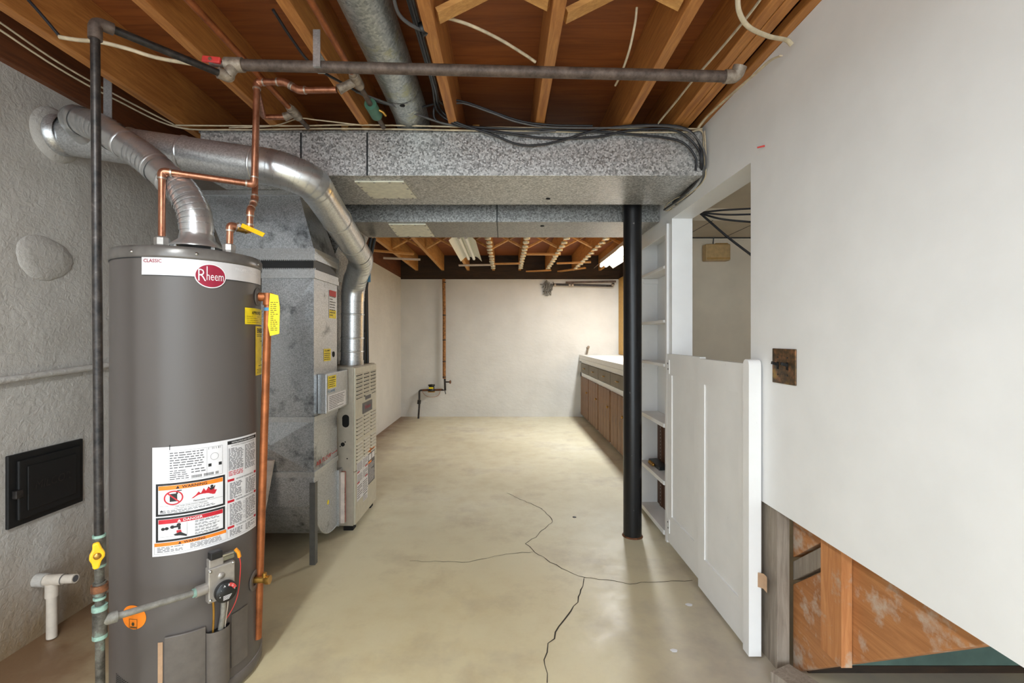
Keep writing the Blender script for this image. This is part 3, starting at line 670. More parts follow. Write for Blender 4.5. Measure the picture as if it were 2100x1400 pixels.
for t in (.418, .352, .284): put_quad(mb, fm, .035, .085, t, t + .008, .0022); put_quad(mb, fm, .20, .26, t, t + .008, .0022)
mb.build('red_bars', M['red'], ws)
ws2 = MB(); put_quad(ws2, fm, .275, .43, .205, .45, .0014); ws2 = ws2.build('warning_sheet', M['ink_soft'], fu)
mb = MB(); put_quad(mb, fm, .275, .43, .418, .45, .002); put_quad(mb, fm, .275, .35, .348, .362, .002); mb.build('orange_band', M['orange'], ws2)
mb = MB(); put_text(mb, fm, 'WARNING', .352, .427, .014, .12, .0026, 0, 'c'); mb.build('lettering', M['ink'], ws2)
mb = MB(); put_quad(mb, fm, .28, .345, .37, .41, .0022); put_quad(mb, fm, .36, .42, .37, .41, .0022); put_greek(mb, fm, .28, .42, .345, .215, 14, .0022, .35, (.01, .03)); mb.build('pictograms', M['white_lbl'], ws2)
mb = MB(); put_quad(mb, fm, .16, .26, .13, .178, .0014); wt3 = mb.build('small_sticker', M['white_lbl'], fu)
mb = MB(); put_greek(mb, fm, .165, .255, .176, .132, 5, .002, .4, (.01, .03)); mb.build('fine_print', M['ink_soft'], wt3)
# side openings
mb = MB(); p = at(709, 863, FY0); mb.add([(p.x + .022 * math.cos(a), FY0 - .0015, p.z + (.018 if math.sin(a) > 0 else -.018) + .022 * math.sin(a)) for a in [k * math.pi / 12 for k in range(24)]], [tuple(range(24))]); mb.build('pipe_opening', M['dark'], fu)
for u, v, r in ((703, 911, .013), (698, 915, .004), (708, 906, .004), (712, 940, .004)):
    p = at(u, v, FY0); MB().cyl((p.x, FY0 - .002, p.z), (p.x, FY0, p.z), r, 12).build('knockout', M['dark'], fu)
MB().cyl((-1.045, 3.17, FZ), (-1.045, 3.17, FZ + .03), .078, 32).build('flue_collar', M['cleat'], fu)
sp = thing('supply_plenum', (-1.35, 3.16, FZ), 'galvanised supply box rising from the furnace top to the lower ceiling duct', 'duct')
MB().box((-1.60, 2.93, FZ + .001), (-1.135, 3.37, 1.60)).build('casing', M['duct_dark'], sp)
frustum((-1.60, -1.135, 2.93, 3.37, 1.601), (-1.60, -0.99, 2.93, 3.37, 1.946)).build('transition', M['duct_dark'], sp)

# ------------------------------------------------------------------ flue pipes
def flue(root, pts, r, m, ringm='cleat', secs=None, n=36):
    """pts: key points; every leg is a section, every bend a gored elbow"""
    pts = [Vector(p) for p in pts]; m_ = len(pts); D = [(pts[k + 1] - pts[k]) for k in range(m_ - 1)]
    cut = [0] + [min(r * .95, D[k - 1].length * .40, D[k].length * .40) for k in range(1, m_ - 1)] + [0]
    for i in range(m_ - 1):
        d = D[i].normalized(); a2 = pts[i] + d * cut[i]; b2 = pts[i + 1] - d * cut[i + 1]
        MB().tube([a2 - d * (.004 if i else 0), b2 + d * (.004 if i < m_ - 2 else 0)], r, n, i in (0, m_ - 2)).build('pipe_section', M[m], root)
    for i in range(1, m_ - 1):
        d1 = D[i - 1].normalized(); d2 = D[i].normalized(); c_ = cut[i]
        x1 = min(.03, (D[i - 1].length - c_ - cut[i - 1]) * .42); x2 = min(.03, (D[i].length - c_ - cut[i + 1]) * .42)
        A_, B_ = pts[i] - d1 * c_, pts[i] + d2 * c_
        mid_ = [(1 - t) ** 2 * A_ + 2 * t * (1 - t) * pts[i] + t * t * B_ for t in (0, .25, .5, .75, 1)]
        arc = [A_ - d1 * x1] + mid_ + [B_ + d2 * x2]
        e = MB().tube(arc, r + .0022, n, False).build('elbow', M['flue'], root)
        for k in range(1, len(arc) - 1):
            t = (arc[k + 1] - arc[k - 1]).normalized()
            MB().tube([arc[k] - t * .0025, arc[k] + t * .0025], r + .0042, n, False).build('seam_ring', M['flue2'], e)
def ring(root, p, d, r, wd=.012, m='flue', name='joint_band'):
    d = Vector(d).normalized(); p = Vector(p); MB().tube([p - d * wd, p - d * wd * .5, p + d * wd * .5, p + d * wd], [r + .0005, r + .0035, r + .0035, r + .0005], 36, False).build(name, M[m], root)
ff_ = thing('furnace_flue', (-1.045, 3.17, FZ), 'wide galvanised flue pipe climbing from the furnace and crossing to the left wall', 'flue pipe')
K = [Vector((-1.045, 3.17, FZ + .031)), Vector((-1.035, 3.16, 1.57)), at(743, 532, 3.0), at(640, 372, 2.05), at(570, 345, 1.985), Vector((-1.90, 1.962, 2.075))]
flue(ff_, K, .074, 'flue2')
for a, b, t in ((0, 1, .12), (0, 1, .30), (0, 1, .62), (2, 3, .28), (2, 3, .6), (4, 5, .1), (4, 5, .42), (4, 5, .66)):
    p = K[a].lerp(K[b], t); ring(ff_, p, K[b] - K[a], .0742, .006)
hf = thing('heater_flue', (-1.12, 1.69, 1.53), 'narrow shiny flue pipe rising from the water heater to the left wall', 'flue pipe')
H0 = at(404, 494, 1.70)
Hk = [H0, at(402, 440, 1.70), at(378, 395, 1.71), at(300, 325, 1.75), at(205, 262, 1.79), at(152, 243, 1.845), Vector((-1.73, 1.925, 2.06))]
flue(hf, Hk, .053, 'flue')
for a, b, t in ((2, 3, .35), (2, 3, .75), (3, 4, .45)): ring(hf, Hk[a].lerp(Hk[b], t), Hk[b] - Hk[a], .0532, .008)
MB().lathe([(.055, .05), (.058, .03), (.085, .008), (.086, 0)], (H0.x, H0.y, H0.z - .028), (0, 0, 1), 36).build('draft_hood', M['flue'], hf)
for k in range(4):
    a = k * math.pi / 2 - 1.9; MB().obox((H0.x + .078 * math.cos(a), H0.y + .078 * math.sin(a), H0.z - .044), (.004, 0, 0), (0, .004, 0), (0, 0, .02)).build('hood_leg', M['flue'], hf)
th = thing('wall_thimble', (-1.89, 1.962, 1.97), 'plastered round flue collar set in the grey concrete wall', 'flue collar')
MB().lathe([(.078, .06), (.083, .06), (.083, .0)], (-1.9, 1.962, 2.075), (1, 0, 0), 36).build('sleeve', M['flue2'], th)
MB().lathe([(.0835, .018), (.102, .012), (.112, 0)], (-1.9, 1.962, 2.075), (1, 0, 0), 36).build('mortar_ring', M['plaster'], th)
hs = thing('pipe_hanger', (-1.63, 1.90, 2.10), 'flat galvanised strap hanging from a joist to the flue pipe', 'strap')
pa, pb = at(233, 162, 1.925), at(238, 262, 1.925)
MB().box((pa.x - .017, 1.895, pb.z), (pa.x + .017, 1.898, pa.z + .06)).build('strap_body', M['cleat'], hs)
MB().cyl((pa.x, 1.893, pa.z), (pa.x, 1.895, pa.z), .006, 10).build('screw', M['chrome'], hs)
#@@HEATER
# ------------------------------------------------------------------ water heater
HX, HY, HR, HT, P0 = -1.145, 1.69, 0.228, 1.515, R(-42)
he = thing('water_heater', (HX, HY, 0), 'tall grey cylindrical gas water heater with red oval logo and white warning sheet', 'water heater')
def hm(s, t, e): a = P0 + s / HR; return Vector((HX + (HR + e) * math.cos(a), HY + (HR + e) * math.sin(a), t))
def sa(deg): return R(deg + 42) * HR                                  # angle on the tank (degrees) to arc length
HC = (HX, HY, 0)
MB().lathe([(HR - .012, .012), (HR, .02), (HR, .06), (HR - .001, 1.474)], HC, n=96).build('jacket', M['jacket'], he)
MB().lathe([(0, 0), (HR - .014, 0), (HR - .010, .012)], HC, n=64).build('base_pan', M['ink_soft'], he)
MB().lathe([(HR + .002, .012), (HR + .003, .014), (HR + .003, .05), (HR, .052)], HC, n=96).build('base_band', M['jacket_flat'], he)
MB().lathe([(HR - .002, 1.474), (HR + .0025, 1.476), (HR + .0035, 1.482), (HR + .0035, 1.503), (HR - .002, HT - .002), (HR - .012, HT), (0, HT + .004)], HC, n=96).build('top_cap', M['rim'], he)
MB().lathe([(HR + .0006, 1.472), (HR + .0006, 1.476)], HC, n=96).build('rim_seam', M['seam'], he)
for a in (-98, -52, 8, 60):
    MB().lathe([(.0055, 0), (.005, .002), (0, .0035)], hm(sa(a), 1.492, .0035), (math.cos(R(a)), math.sin(R(a)), 0), 12).build('rim_screw', M['chrome'], he)
# banner and oval logo
q = MB(); put_quad(q, hm, sa(-90), sa(18), 1.418, 1.474, .0008, 40); ban = q.build('banner', M['silver_lbl'], he)
q = MB(); put_quad(q, hm, sa(-90), sa(18), 1.4165, 1.4185, .0010, 40); q.build('banner_edge', M['ink'], ban)
q = MB(); put_poly(q, hm, [(sa(-90), 1.43), (sa(-60), 1.44), (sa(-60), 1.423), (sa(-90), 1.4185)], .0009); q.build('banner_swoosh', M['pale_print'], ban)
q = MB(); put_text(q, hm, 'CLASSIC', sa(-88.5), 1.458, .0105, .052, .0016, .012); q.build('lettering', M['logo_red'], ban)
q = MB(); put_text(q, hm, 'PROFESSIONAL', sa(-22), 1.452, .010, .11, .0016, .0); q.build('lettering', M['pale_print'], ban)
q = MB(); put_ring(q, hm, 0, 1.424, .046, .040, 0, .0020, 48, True); lo = q.build('logo_border', M['pale_print'], he)
q = MB(); put_ring(q, hm, 0, 1.424, .043, .037, 0, .0026, 48, True); q.build('logo_oval', M['logo_red'], lo)
q = MB(); put_text(q, hm, 'heem', -.0125, 1.4095, .0285, .0505, .0034, -.004); put_text(q, hm, 'R', -.0355, 1.4055, .041, .0215, .0034, -.010)
put_quad(q, hm, -.0125, -.0098, 1.424, 1.455, .0034); q.build('logo_lettering', M['pale_print'], lo)
# white instruction sheet
L0, L1, B0, B1 = sa(-82), sa(4.5), .527, .872
q = MB(); put_quad(q, hm, L0, L1, B0, B1, .0008, 40); sh2 = q.build('instruction_sheet', M['white_lbl'], he)
LW = L1 - L0; split = L0 + LW * .60
blk = MB(); org = MB(); red = MB(); wht = MB(); fine = MB(); rfine = MB()
# rating plate
put_frame(fine, hm, L0 + .045, split - .012, .762, .858, .0006); put_quad(fine, hm, L0 + .148, L0 + .1486, .765, .855, .0013)
put_greek(fine, hm, L0 + .048, L0 + .144, .855, .80, 7, .0014, .4, (.006, .02)); put_greek(fine, hm, L0 + .048, L0 + .10, .797, .765, 5, .0014, .4, (.006, .02))
put_greek(fine, hm, L0 + .105, L0 + .144, .797, .78, 2, .0014, .4)
put_ring(fine, hm, L0 + .170, .825, .012, .012, .0008); put_quad(blk, hm, L0 + .152, L0 + .192, .793, .803, .0014)
for k in range(32):
    if random.random() < .7: put_quad(blk, hm, L0 + .106 + k * .0024, L0 + .1072 + k * .0024, .765, .774, .0015)
for k in range(18):
    if random.random() < .7: put_quad(blk, hm, L0 + .15 + k * .0022, L0 + .1511 + k * .0022, .850, .8565, .0015)
put_quad(blk, hm, L0 + .047, L0 + .049, .862, .878, .0016)
# WARNING box with petrol can and flames
wx0, wx1 = L0 + .010, split - .004
def rbox(y0, y1): put_frame(blk, hm, wx0, wx1, y0, y1, .0065, .0012)
rbox(.653, .756)
put_quad(org, hm, wx0 + .0075, wx1 - .0075, .735, .7485, .0014, 10)
put_text(blk, hm, 'WARNING', (wx0 + wx1) / 2 + .008, .7375, .0085, .068, .0020, .02, 'c')
put_poly(blk, hm, [((wx0 + wx1) / 2 - .042, .737), ((wx0 + wx1) / 2 - .032, .737), ((wx0 + wx1) / 2 - .037, .7465)], .002)
put_ring(red, hm, wx0 + .048, .709, .026, .023, .004, .0022)
put_quad(blk, hm, wx0 + .038, wx0 + .058, .697, .722, .0016); put_quad(blk, hm, wx0 + .055, wx0 + .060, .72, .731, .0016); put_quad(blk, hm, wx0 + .058, wx0 + .070, .729, .732, .0016)
put_poly(red, hm, [(wx0 + .030, .724), (wx0 + .033, .727), (wx0 + .067, .694), (wx0 + .064, .691)], .0024)
fx = wx0 + .095
put_poly(red, hm, [(fx, .699), (fx + .012, .708), (fx + .020, .718), (fx + .026, .711), (fx + .034, .726), (fx + .040, .716), (fx + .048, .728), (fx + .056, .716), (fx + .066, .724), (fx + .064, .714), (fx + .072, .713), (fx + .066, .700)], .0016)
put_ring(blk, hm, fx + .057, .7275, .0045, .0045, 0, .002, 12, True)
put_poly(blk, hm, [(fx + .050, .722), (fx + .055, .724), (fx + .061, .724), (fx + .066, .729), (fx + .067, .726), (fx + .062, .717), (fx + .053, .715), (fx + .047, .728), (fx + .045, .726)], .0018)
put_text(blk, hm, 'Flammable Vapors', fx + .034, .6885, .0048, .056, .0018, .01, 'c')
put_quad(fine, hm, wx0 + .0075, wx1 - .0075, .6842, .6848, .0014, 8)
put_text(blk, hm, 'FIRE AND EXPLOSION HAZARD', (wx0 + wx1) / 2, .679, .0036, .086, .0016, .0, 'c')
put_text(blk, hm, 'Can result in serious injury or death', (wx0 + wx1) / 2, .6735, .0034, .092, .0016, .0, 'c')
put_poly(blk, hm, [(wx0 + .012, .667), (wx0 + .020, .667), (wx0 + .016, .6735)], .0016)
put_greek(blk, hm, wx0 + .011, wx1 - .012, .671, .661, 3, .0014, .4, (.006, .018))
# DANGER box with tap and hand
rbox(.571, .649)
put_quad(red, hm, wx0 + .0075, wx1 - .0075, .628, .6415, .0014, 10)
put_text(wht, hm, 'DANGER', (wx0 + wx1) / 2 + .004, .631, .008, .052, .0022, .01, 'c')
put_poly(wht, hm, [((wx0 + wx1) / 2 - .038, .6305), ((wx0 + wx1) / 2 - .028, .6305), ((wx0 + wx1) / 2 - .033, .639)], .0022)
for k, (a, b, r) in enumerate(((.020, .612, .0055), (.030, .613, .0055), (.045, .616, .006), (.062, .621, .006))): put_ring(blk, hm, wx0 + a, b, r, r * .9, 0, .0016, 12, True)
put_quad(blk, hm, wx0 + .045, wx0 + .066, .613, .619, .0016); put_quad(blk, hm, wx0 + .060, wx0 + .067, .606, .616, .0016)
put_poly(blk, hm, [(wx0 + .048, .592), (wx0 + .060, .596), (wx0 + .066, .598), (wx0 + .083, .586), (wx0 + .083, .581), (wx0 + .066, .586), (wx0 + .052, .588)], .0016)
put_poly(red, hm, [(wx0 + .056, .604), (wx0 + .068, .604), (wx0 + .070, .595), (wx0 + .056, .596)], .0015)
put_quad(fine, hm, wx0 + .0838, wx0 + .0844, .579, .627, .0014); put_quad(fine, hm, wx0 + .010, wx0 + .083, .5865, .5871, .0013, 4)
for k in range(5): put_greek(blk, hm, wx0 + .105, wx1 - .018, .626 - .0098 * k, .619 - .0098 * k, 2, .0014, .42, (.006, .016))
# lower WARNING box
put_frame(fine, hm, L0 + .006, split, .534, .569, .0006); put_quad(org, hm, L0 + .0065, split - .0005, .558, .5685, .0014, 10)
put_text(blk, hm, 'WARNING', (wx0 + wx1) / 2 + .008, .560, .007, .058, .0020, .02, 'c')
put_poly(blk, hm, [((wx0 + wx1) / 2 - .036, .5595), ((wx0 + wx1) / 2 - .027, .5595), ((wx0 + wx1) / 2 - .0315, .567)], .002)
put_greek(blk, hm, L0 + .014, L0 + .09, .556, .538, 4, .0014, .38, (.006, .018)); put_greek(blk, hm, L0 + .102, split - .01, .556, .538, 5, .0014, .38, (.006, .018))
# right hand column
rx0, rx1 = split + .004, L1 - .004
put_frame(fine, hm, rx0, rx1, .534, .866, .0006)
put_quad(blk, hm, rx0, rx1, .854, .866, .0014, 8); put_text(wht, hm, 'INSTALLATION AND OPERATION', (rx0 + rx1) / 2, .857, .0055, .10, .002, 0, 'c')
put_text(blk, hm, 'AUTOMATIC STORAGE WATER HEATERS', (rx0 + rx1) / 2, .846, .0042, .104, .0016, 0, 'c')
mid = (rx0 + rx1) / 2
put_greek(fine, hm, rx0 + .004, mid - .003, .841, .765, 17, .0014, .5, (.005, .016)); put_greek(fine, hm, mid + .003, rx1 - .004, .841, .755, 19, .0014, .5, (.005, .016))
put_greek(rfine, hm, rx0 + .004, mid - .003, .763, .745, 4, .0014, .5, (.005, .016))
for y in (.727, .655, .566):
    put_quad(red, hm, rx0, rx0 + .024, y, y + .008, .0015, 2); put_quad(red, hm, rx1 - .014, rx1, y + .0, y + .008, .0015, 2)
for y, tx in ((.728, 'FOR YOUR SAFETY READ BEFORE OPERATING'), (.656, 'LIGHTING INSTRUCTIONS'), (.567, 'TO TURN OFF GAS TO APPLIANCE')): put_text(blk, hm, tx, (rx0 + .026 + rx1 - .015) / 2, y + .0005, .0048, .078, .0016, .01, 'c')
for (t1, t0, n) in ((.722, .666, 12), (.650, .577, 16), (.562, .538, 5)):
    put_greek(fine, hm, rx0 + .008, mid - .008, t1, t0, n, .0014, .5, (.005, .016)); put_greek(fine, hm, mid + .006, rx1 - .004, t1, t0, n, .0014, .5, (.005, .016))
for k, y in enumerate((.64, .625, .608, .59)): put_ring(fine, hm, mid - .001, y, .004, .0045, .0008)
for nm, b, m in (('black_print', blk, 'ink'), ('orange_bars', org, 'orange'), ('red_print', red, 'red'), ('white_lettering', wht, 'pale_print'), ('fine_print', fine, 'ink_soft'), ('red_fine_print', rfine, 'red')):
    o = b.build(nm, M[m], sh2); o['kind'] = 'stuff'
# yellow stickers on the right flank
def hsticker(a0, a1, t0, t1, m, name):
    q = MB(); put_quad(q, hm, sa(a0), sa(a1), t0, t1, .0009, 12); return q.build(name, M[m], he)
o = hsticker(-12, 24, 1.268, 1.327, 'yellow', 'inspection_sticker')
q = MB(); put_text(q, hm, 'APPROVED', sa(-3), 1.305, .011, .072, .0016, .02); put_greek(q, hm, sa(-10), sa(22), 1.30, 1.272, 4, .0015, .18, (.02, .05)); q.build('lettering', M['ink_brown'], o)
o = hsticker(3.5, 44, 1.08, 1.262, 'yellow', 'energy_label')
q = MB(); put_text(q, hm, 'ENERGYGUIDE', sa(6.5), 1.238, .0165, .15, .0016, .03); put_greek(q, hm, sa(6), sa(42), 1.234, 1.222, 2, .0015, .35); put_greek(q, hm, sa(16), sa(40), 1.21, 1.203, 1, .0015, .5)
put_quad(q, hm, sa(8), sa(42), 1.174, 1.175, .0015); put_quad(q, hm, sa(8), sa(42), 1.153, 1.154, .0015); put_text(q, hm, '254', sa(17), 1.132, .011, None, .0016, .01)
put_greek(q, hm, sa(10), sa(42), 1.118, 1.112, 1, .0015, .4); put_greek(q, hm, sa(6), sa(42), 1.104, 1.086, 4, .0015, .3); q.build('lettering', M['ink_brown'], o)
hsticker(26, 38, 1.40, 1.452, 'white_lbl', 'barcode_sticker')
hsticker(24.5, 29, 0.15, 1.30, 'panel_steel', 'pale_edge_strip')  # narrow pale strip up the right edge of the tank
q = MB(); put_ring(q, hm, sa(-97), .337, .042, .038, 0, .0012, 32, True); o = q.build('orange_disc_sticker', M['orange'], he)
q = MB(); put_frame(q, hm, sa(-97) - .014, sa(-97) + .014, .302, .332, .0012, .002); put_ring(q, hm, sa(-97), .316, .005, .006, 0, .002, 10, True); put_quad(q, hm, sa(-97) - .010, sa(-97) + .012, .3045, .308, .002); q.build('flame_symbol', M['ink_brown'], o)
# air intake perforations
g = MB()
for i in range(12):
    for j in range(5):
        s, t = sa(-116) + i * .0075, .115 - .0022 * i + .0065 * j; put_quad(g, hm, s, s + .0042, t, t + .0042, .0007)
o = g.build('air_holes', M['dark'], he); o['kind'] = 'stuff'
# burner access covers and bulged pocket
def shell(s0, s1, t0, t1, e0, e1, name, m, parent):
    n = 16; vs = []
    for k in range(n + 1):
        s = s0 + (s1 - s0) * k / n; vs += [hm(s, t0, e0), hm(s, t1, e0), hm(s, t1, e1), hm(s, t0, e1)]
    fs = []
    for k in range(n):
        for j in range(4): fs.append((4 * k + j, 4 * k + 4 + j, 4 * k + 4 + (j + 1) % 4, 4 * k + (j + 1) % 4))
    fs += [(0, 1, 2, 3), (4 * n, 4 * n + 3, 4 * n + 2, 4 * n + 1)]
    return MB().add(vs, fs).build(name, M[m], parent, bevel=.002)
cv = shell(sa(-73), sa(-46), .075, .272, .0005, .010, 'burner_cover', 'jacket_flat', he)
shell(sa(-26), sa(-9), .085, .27, .0005, .003, 'side_cover', 'jacket_flat', he)
g = MB(); n = 12; sc_ = sa(-37); vs = []
for z in (.06, .25):
    for k in range(n + 1):
        a = math.pi * k / n; vs.append(hm(sc_ - .036 * math.cos(a), z, .002 + .026 * math.sin(a)))
g.add(vs, [(k, k + 1, k + n + 2, k + n + 1) for k in range(n)], True); g.build('cover_pocket', M['jacket_flat'], he)
g = MB(); g.add([vs[n + 1 + k] - Vector((0, 0, .003)) for k in range(n + 1)], [tuple(range(n + 1))]); g.build('pocket_opening', M['dark'], he)
shell(sa(-78), sa(-74.5), .045, .255, .0005, .003, 'masking_tape', 'kraft', he)
# gas control
nv = Vector((math.cos(R(-38)), math.sin(R(-38)), 0)); tv = Vector((-nv.y, nv.x, 0)); up = Vector((0, 0, 1)); oc = Vector(HC)
def hv(s, z, e): return oc + nv * (HR + e) + tv * s + up * z
gv = MB().obox(hv(0, .418, .034), nv * .014, tv * .040, up * .056).build('gas_control', M['zinc'], he, bevel=.004)
MB().obox(hv(0, .418, .010), nv * .012, tv * .026, up * .040).build('control_neck', M['zinc'], gv)
MB().obox(hv(-.014, .486, .030), nv * .012, tv * .022, up * .014).build('control_head', M['zinc'], gv, bevel=.003)
MB().obox(hv(-.015, .510, .034), nv * .014, tv * .018, up * .012).build('igniter_button', M['black'], gv, bevel=.003)
MB().obox(hv(.022, .489, .032), nv * .009, tv * .018, up * .006).build('lever', M['olive'], gv); MB().obox(hv(.020, .500, .036), nv * .006, tv * .018, up * .003).build('bracket', M['chrome'], gv)
MB().cyl(hv(.037, .495, .030), hv(.046, .495, .030), .006, 10).build('teal_plug', M['teal'], gv)
MB().tube([hv(.046, .506, .036), hv(.054, .494, .038), hv(.058, .476, .038)], .006, 10).build('connector_boot', M['orange_cap'], gv)
for s, z in ((-.034, .465), (.034, .470), (-.034, .372), (.034, .392)): MB().lathe([(.005, 0), (.0045, .003), (0, .004)], hv(s, z, .048), nv, 10).build('screw', M['chrome'], gv)
MB().lathe([(.011, 0), (.010, .003), (0, .004)], hv(-.002, .440, .048), nv, 20).build('boss', M['zinc'], gv)
dl = MB().lathe([(.033, 0), (.034, .014), (.031, .019), (0, .020)], hv(.008, .388, .048), nv, 36).build('temperature_dial', M['black'], he)
dm = plane_map(hv(.008, .388, .068), tv, up, nv); g = MB()
for k, ch in enumerate('*..ABC!'):
    a = R(205 - 32 * k); put_text(g, dm, ch, .0235 * math.cos(a), .0235 * math.sin(a) - .003, .0065, None, .0008, .01, 'c')
for k in range(5): put_quad(g, dm, -.012, .014 - .002 * k, -.010 - .003 * k, -.0088 - .003 * k, .0008)
g.build('dial_marks', M['pale_print'], dl)
g = MB(); put_poly(g, dm, [(.030 * math.cos(R(a)), .030 * math.sin(R(a))) for a in (75, 60, 45, 30, 15)] + [(.019 * math.cos(R(a)), .019 * math.sin(R(a))) for a in (15, 30, 45, 60, 75)], .0006); g.build('dial_red_mark', M['red_box'], dl)
MB().cyl(hv(-.072, .41, .034), hv(-.040, .41, .034), .018, 6).build('inlet_nut', M['zinc'], gv)
MB().tube([hv(.012, .362, .030), hv(.012, .30, .026), hv(.008, .236, .012)], .0085, 12).build('burner_tube', M['galv_pipe'], gv)
MB().tube(spline([hv(-.020, .362, .030), hv(-.016, .31, .024), hv(-.014, .236, .012)], 5), .0035, 8).build('pilot_tube', M['brass'], gv)
MB().tube(spline([hv(.024, .362, .030), hv(.026, .33, .026), hv(.022, .29, .024), hv(.022, .24, .012)], 5), .0022, 8).build('white_wire', M['pvc'], gv)
MB().tube(spline([hv(.058, .476, .038), hv(.062, .44, .036), hv(.058, .36, .03), hv(.045, .31, .024), hv(.015, .262, .016), hv(-.004, .240, .010)], 6), .0016, 8).build('red_wire', M['red_hd'], gv)
# drain valve
nd = Vector((math.cos(R(2)), math.sin(R(2)), 0)); dp = oc + nd * HR + up * .332
MB().lathe([(.036, .0005), (.035, .003), (.018, .004), (.017, .001)], dp, nd, 32).build('drain_escutcheon', M['jacket_flat'], he)
dv = MB().tube([dp - nd * .01, dp + nd * .035], .011, 16).build('drain_valve', M['brass'], he)
MB().tube([dp + nd * .033, dp + nd * .040, dp + nd * .042, dp + nd * .056], [.013, .013, .016, .016], 16).build('drain_outlet', M['brass'], dv)
MB().cyl(dp + nd * .036, dp + nd * .036 + up * .026, .008, 12).build('drain_stem', M['brass'], dv)
# relief valve and discharge pipe
tp = thing('discharge_pipe', (-.905, 1.715, .09), 'copper relief discharge pipe running down the right side of the water heater', 'pipe')
ta, tb = at(550, 640, 1.735), Vector((-.917, 1.72, .105))
nt = (Vector((ta.x, ta.y, 0)) - Vector((HX, HY, 0))).normalized(); tz = 1.372
inlet = Vector((HX, HY, tz)) + nt * (HR - .004)
MB().lathe([(.035, 0), (.033, .003), (.016, .004)], Vector((HX, HY, tz)) + nt * HR, nt, 24).build('escutcheon', M['jacket_flat'], tp)
MB().tube([inlet, Vector((ta.x, ta.y, tz))], .016, 16).build('relief_valve', M['copper_old'], tp)
MB().tube([Vector((ta.x, ta.y, tz + .014)), Vector((ta.x, ta.y, tz - .03))], .018, 16).build('elbow', M['copper_old'], tp)
MB().tube([Vector((ta.x, ta.y, tz - .028)), tb], .0135, 18).build('pipe', M['copper_old'], tp)
MB().tube([Vector((ta.x, ta.y, tz - .040)), Vector((ta.x, ta.y, tz - .052))], .0145, 18).build('tape_band', M['bluetape'], tp)
tgp = [(.0, 0), (.030, -.008), (.036, -.05), (.034, -.15), (.0, -.158), (-.008, -.12), (-.004, -.05)]
tg = MB().prism([(ta.x + .018 + x, ta.y - .022, tz + .012 + z) for x, z in tgp], (0, .0012, 0)).build('warning_tag', M['yellow'], tp)
g = MB(); put_greek(g, plane_map((ta.x + .018, ta.y - .0228, tz + .012), (1, 0, 0), (0, 0, 1), (0, -1, 0)), .002, .030, -.03, -.14, 15, .0004, .3, (.005, .014)); g.build('fine_print', M['ink_brown'], tg)

# ------------------------------------------------------------------ copper water pipes above the heater
def pipe(root, pts, r, m, name='pipe', fil=.028):
    return MB().tube(fillet(pts, fil, 6), r, 14).build(name, M[m], root)
def joint(root, p, d, r, L=.014, m='solder', name='solder_joint'):
    p = Vector(p); d = Vector(d).normalized() * L; return MB().tube([p - d, p + d], r, 16).build(name, M[m], root)
def elbowp(root, a, b, c, r, m, L=.032):
    a, b, c = map(Vector, (a, b, c)); p = b + (a - b).normalized() * L; q = b + (c - b).normalized() * L
    e = MB().tube([p] + fillet([p, b, q], L * .9, 6)[1:-1] + [q], r + .0025, 16).build('elbow', M[m], root)
    joint(root, p, a - b, r + .0035, .003); joint(root, q, c - b, r + .0035, .003)
hot = thing('hot_water_pipe', (-1.22, 1.65, HT), 'copper hot water pipe rising on the left of the heater top and crossing right', 'pipe')
n1 = Vector((-1.221, 1.65, HT + .012)); hA = Vector((-1.221, 1.65, 1.812)); hB = at(521, 378, 1.785); hC = at(527, 168, 1.785); hD = at(583, 168, 1.785); hE = at(612, 185, 1.79); hF = at(690, 184, 1.79)
pipe(hot, [n1, hA, hB, hC, hD, hE, hF], .0115, 'copper')
for a, b, c in ((n1, hA, hB), (hA, hB, hC), (hB, hC, hD), (hC, hD, hE), (hD, hE, hF)): elbowp(hot, a, b, c, .0115, 'copper', .026)
MB().lathe([(0, 0), (.018, 0), (.024, .012), (.024, .036), (.017, .042), (0, .042)], (n1.x, n1.y, HT + .022), (0, 0, 1), 8, False).build('union_nut', M['zinc'], hot); MB().cyl((n1.x, n1.y, HT + .004), (n1.x, n1.y, HT + .022), .013, 16).build('nipple', M['brass'], hot)
cold = thing('cold_water_pipe', (-1.01, 1.70, HT), 'copper cold water pipe with yellow lever valve on the right of the heater top', 'pipe')
m1 = Vector((-1.011, 1.70, HT + .012)); cA = at(472, 462, 1.70); cB = at(512, 472, 1.755); cC = at(513, 432, 1.755); cD = at(522, 412, 1.815); cE = at(523, 388, 1.825); cF = at(527, 184, 1.83); cG = at(540, 240, 2.06); cH = at(585, 240, 2.06)
pipe(cold, [m1, cA, cB, cC, cD, cE, cF, cG, cH], .0115, 'copper', fil=.02)
for a, b, c in ((m1, cA, cB), (cA, cB, cC), (cB, cC, cD), (cC, cD, cE)): elbowp(cold, a, b, c, .0115, 'copper', .02)
MB().lathe([(0, 0), (.018, 0), (.022, .012), (.022, .032), (.016, .036), (0, .036)], (m1.x, m1.y, HT + .012), (0, 0, 1), 8, False).build('union_nut', M['zinc'], cold)
vm = cA.lerp(cB, .58); vb = MB().tube([cA.lerp(cB, .30), cA.lerp(cB, .36), cA.lerp(cB, .40), cA.lerp(cB, .78), cA.lerp(cB, .82), cA.lerp(cB, .9)], [.015, .018, .016, .016, .018, .015], 8).build('ball_valve', M['brass'], cold)
lv0 = vm + Vector((.012, -.022, .006)); lv1 = at(541, 482, 1.70)
MB().bar(lv0, lv1, .016, .003, (0, -1, .3)).build('lever', M['yellow_hd'], vb); MB().cyl(vm, vm + Vector((.006, -.026, .004)), .007, 8).build('stem', M['chrome'], vb)

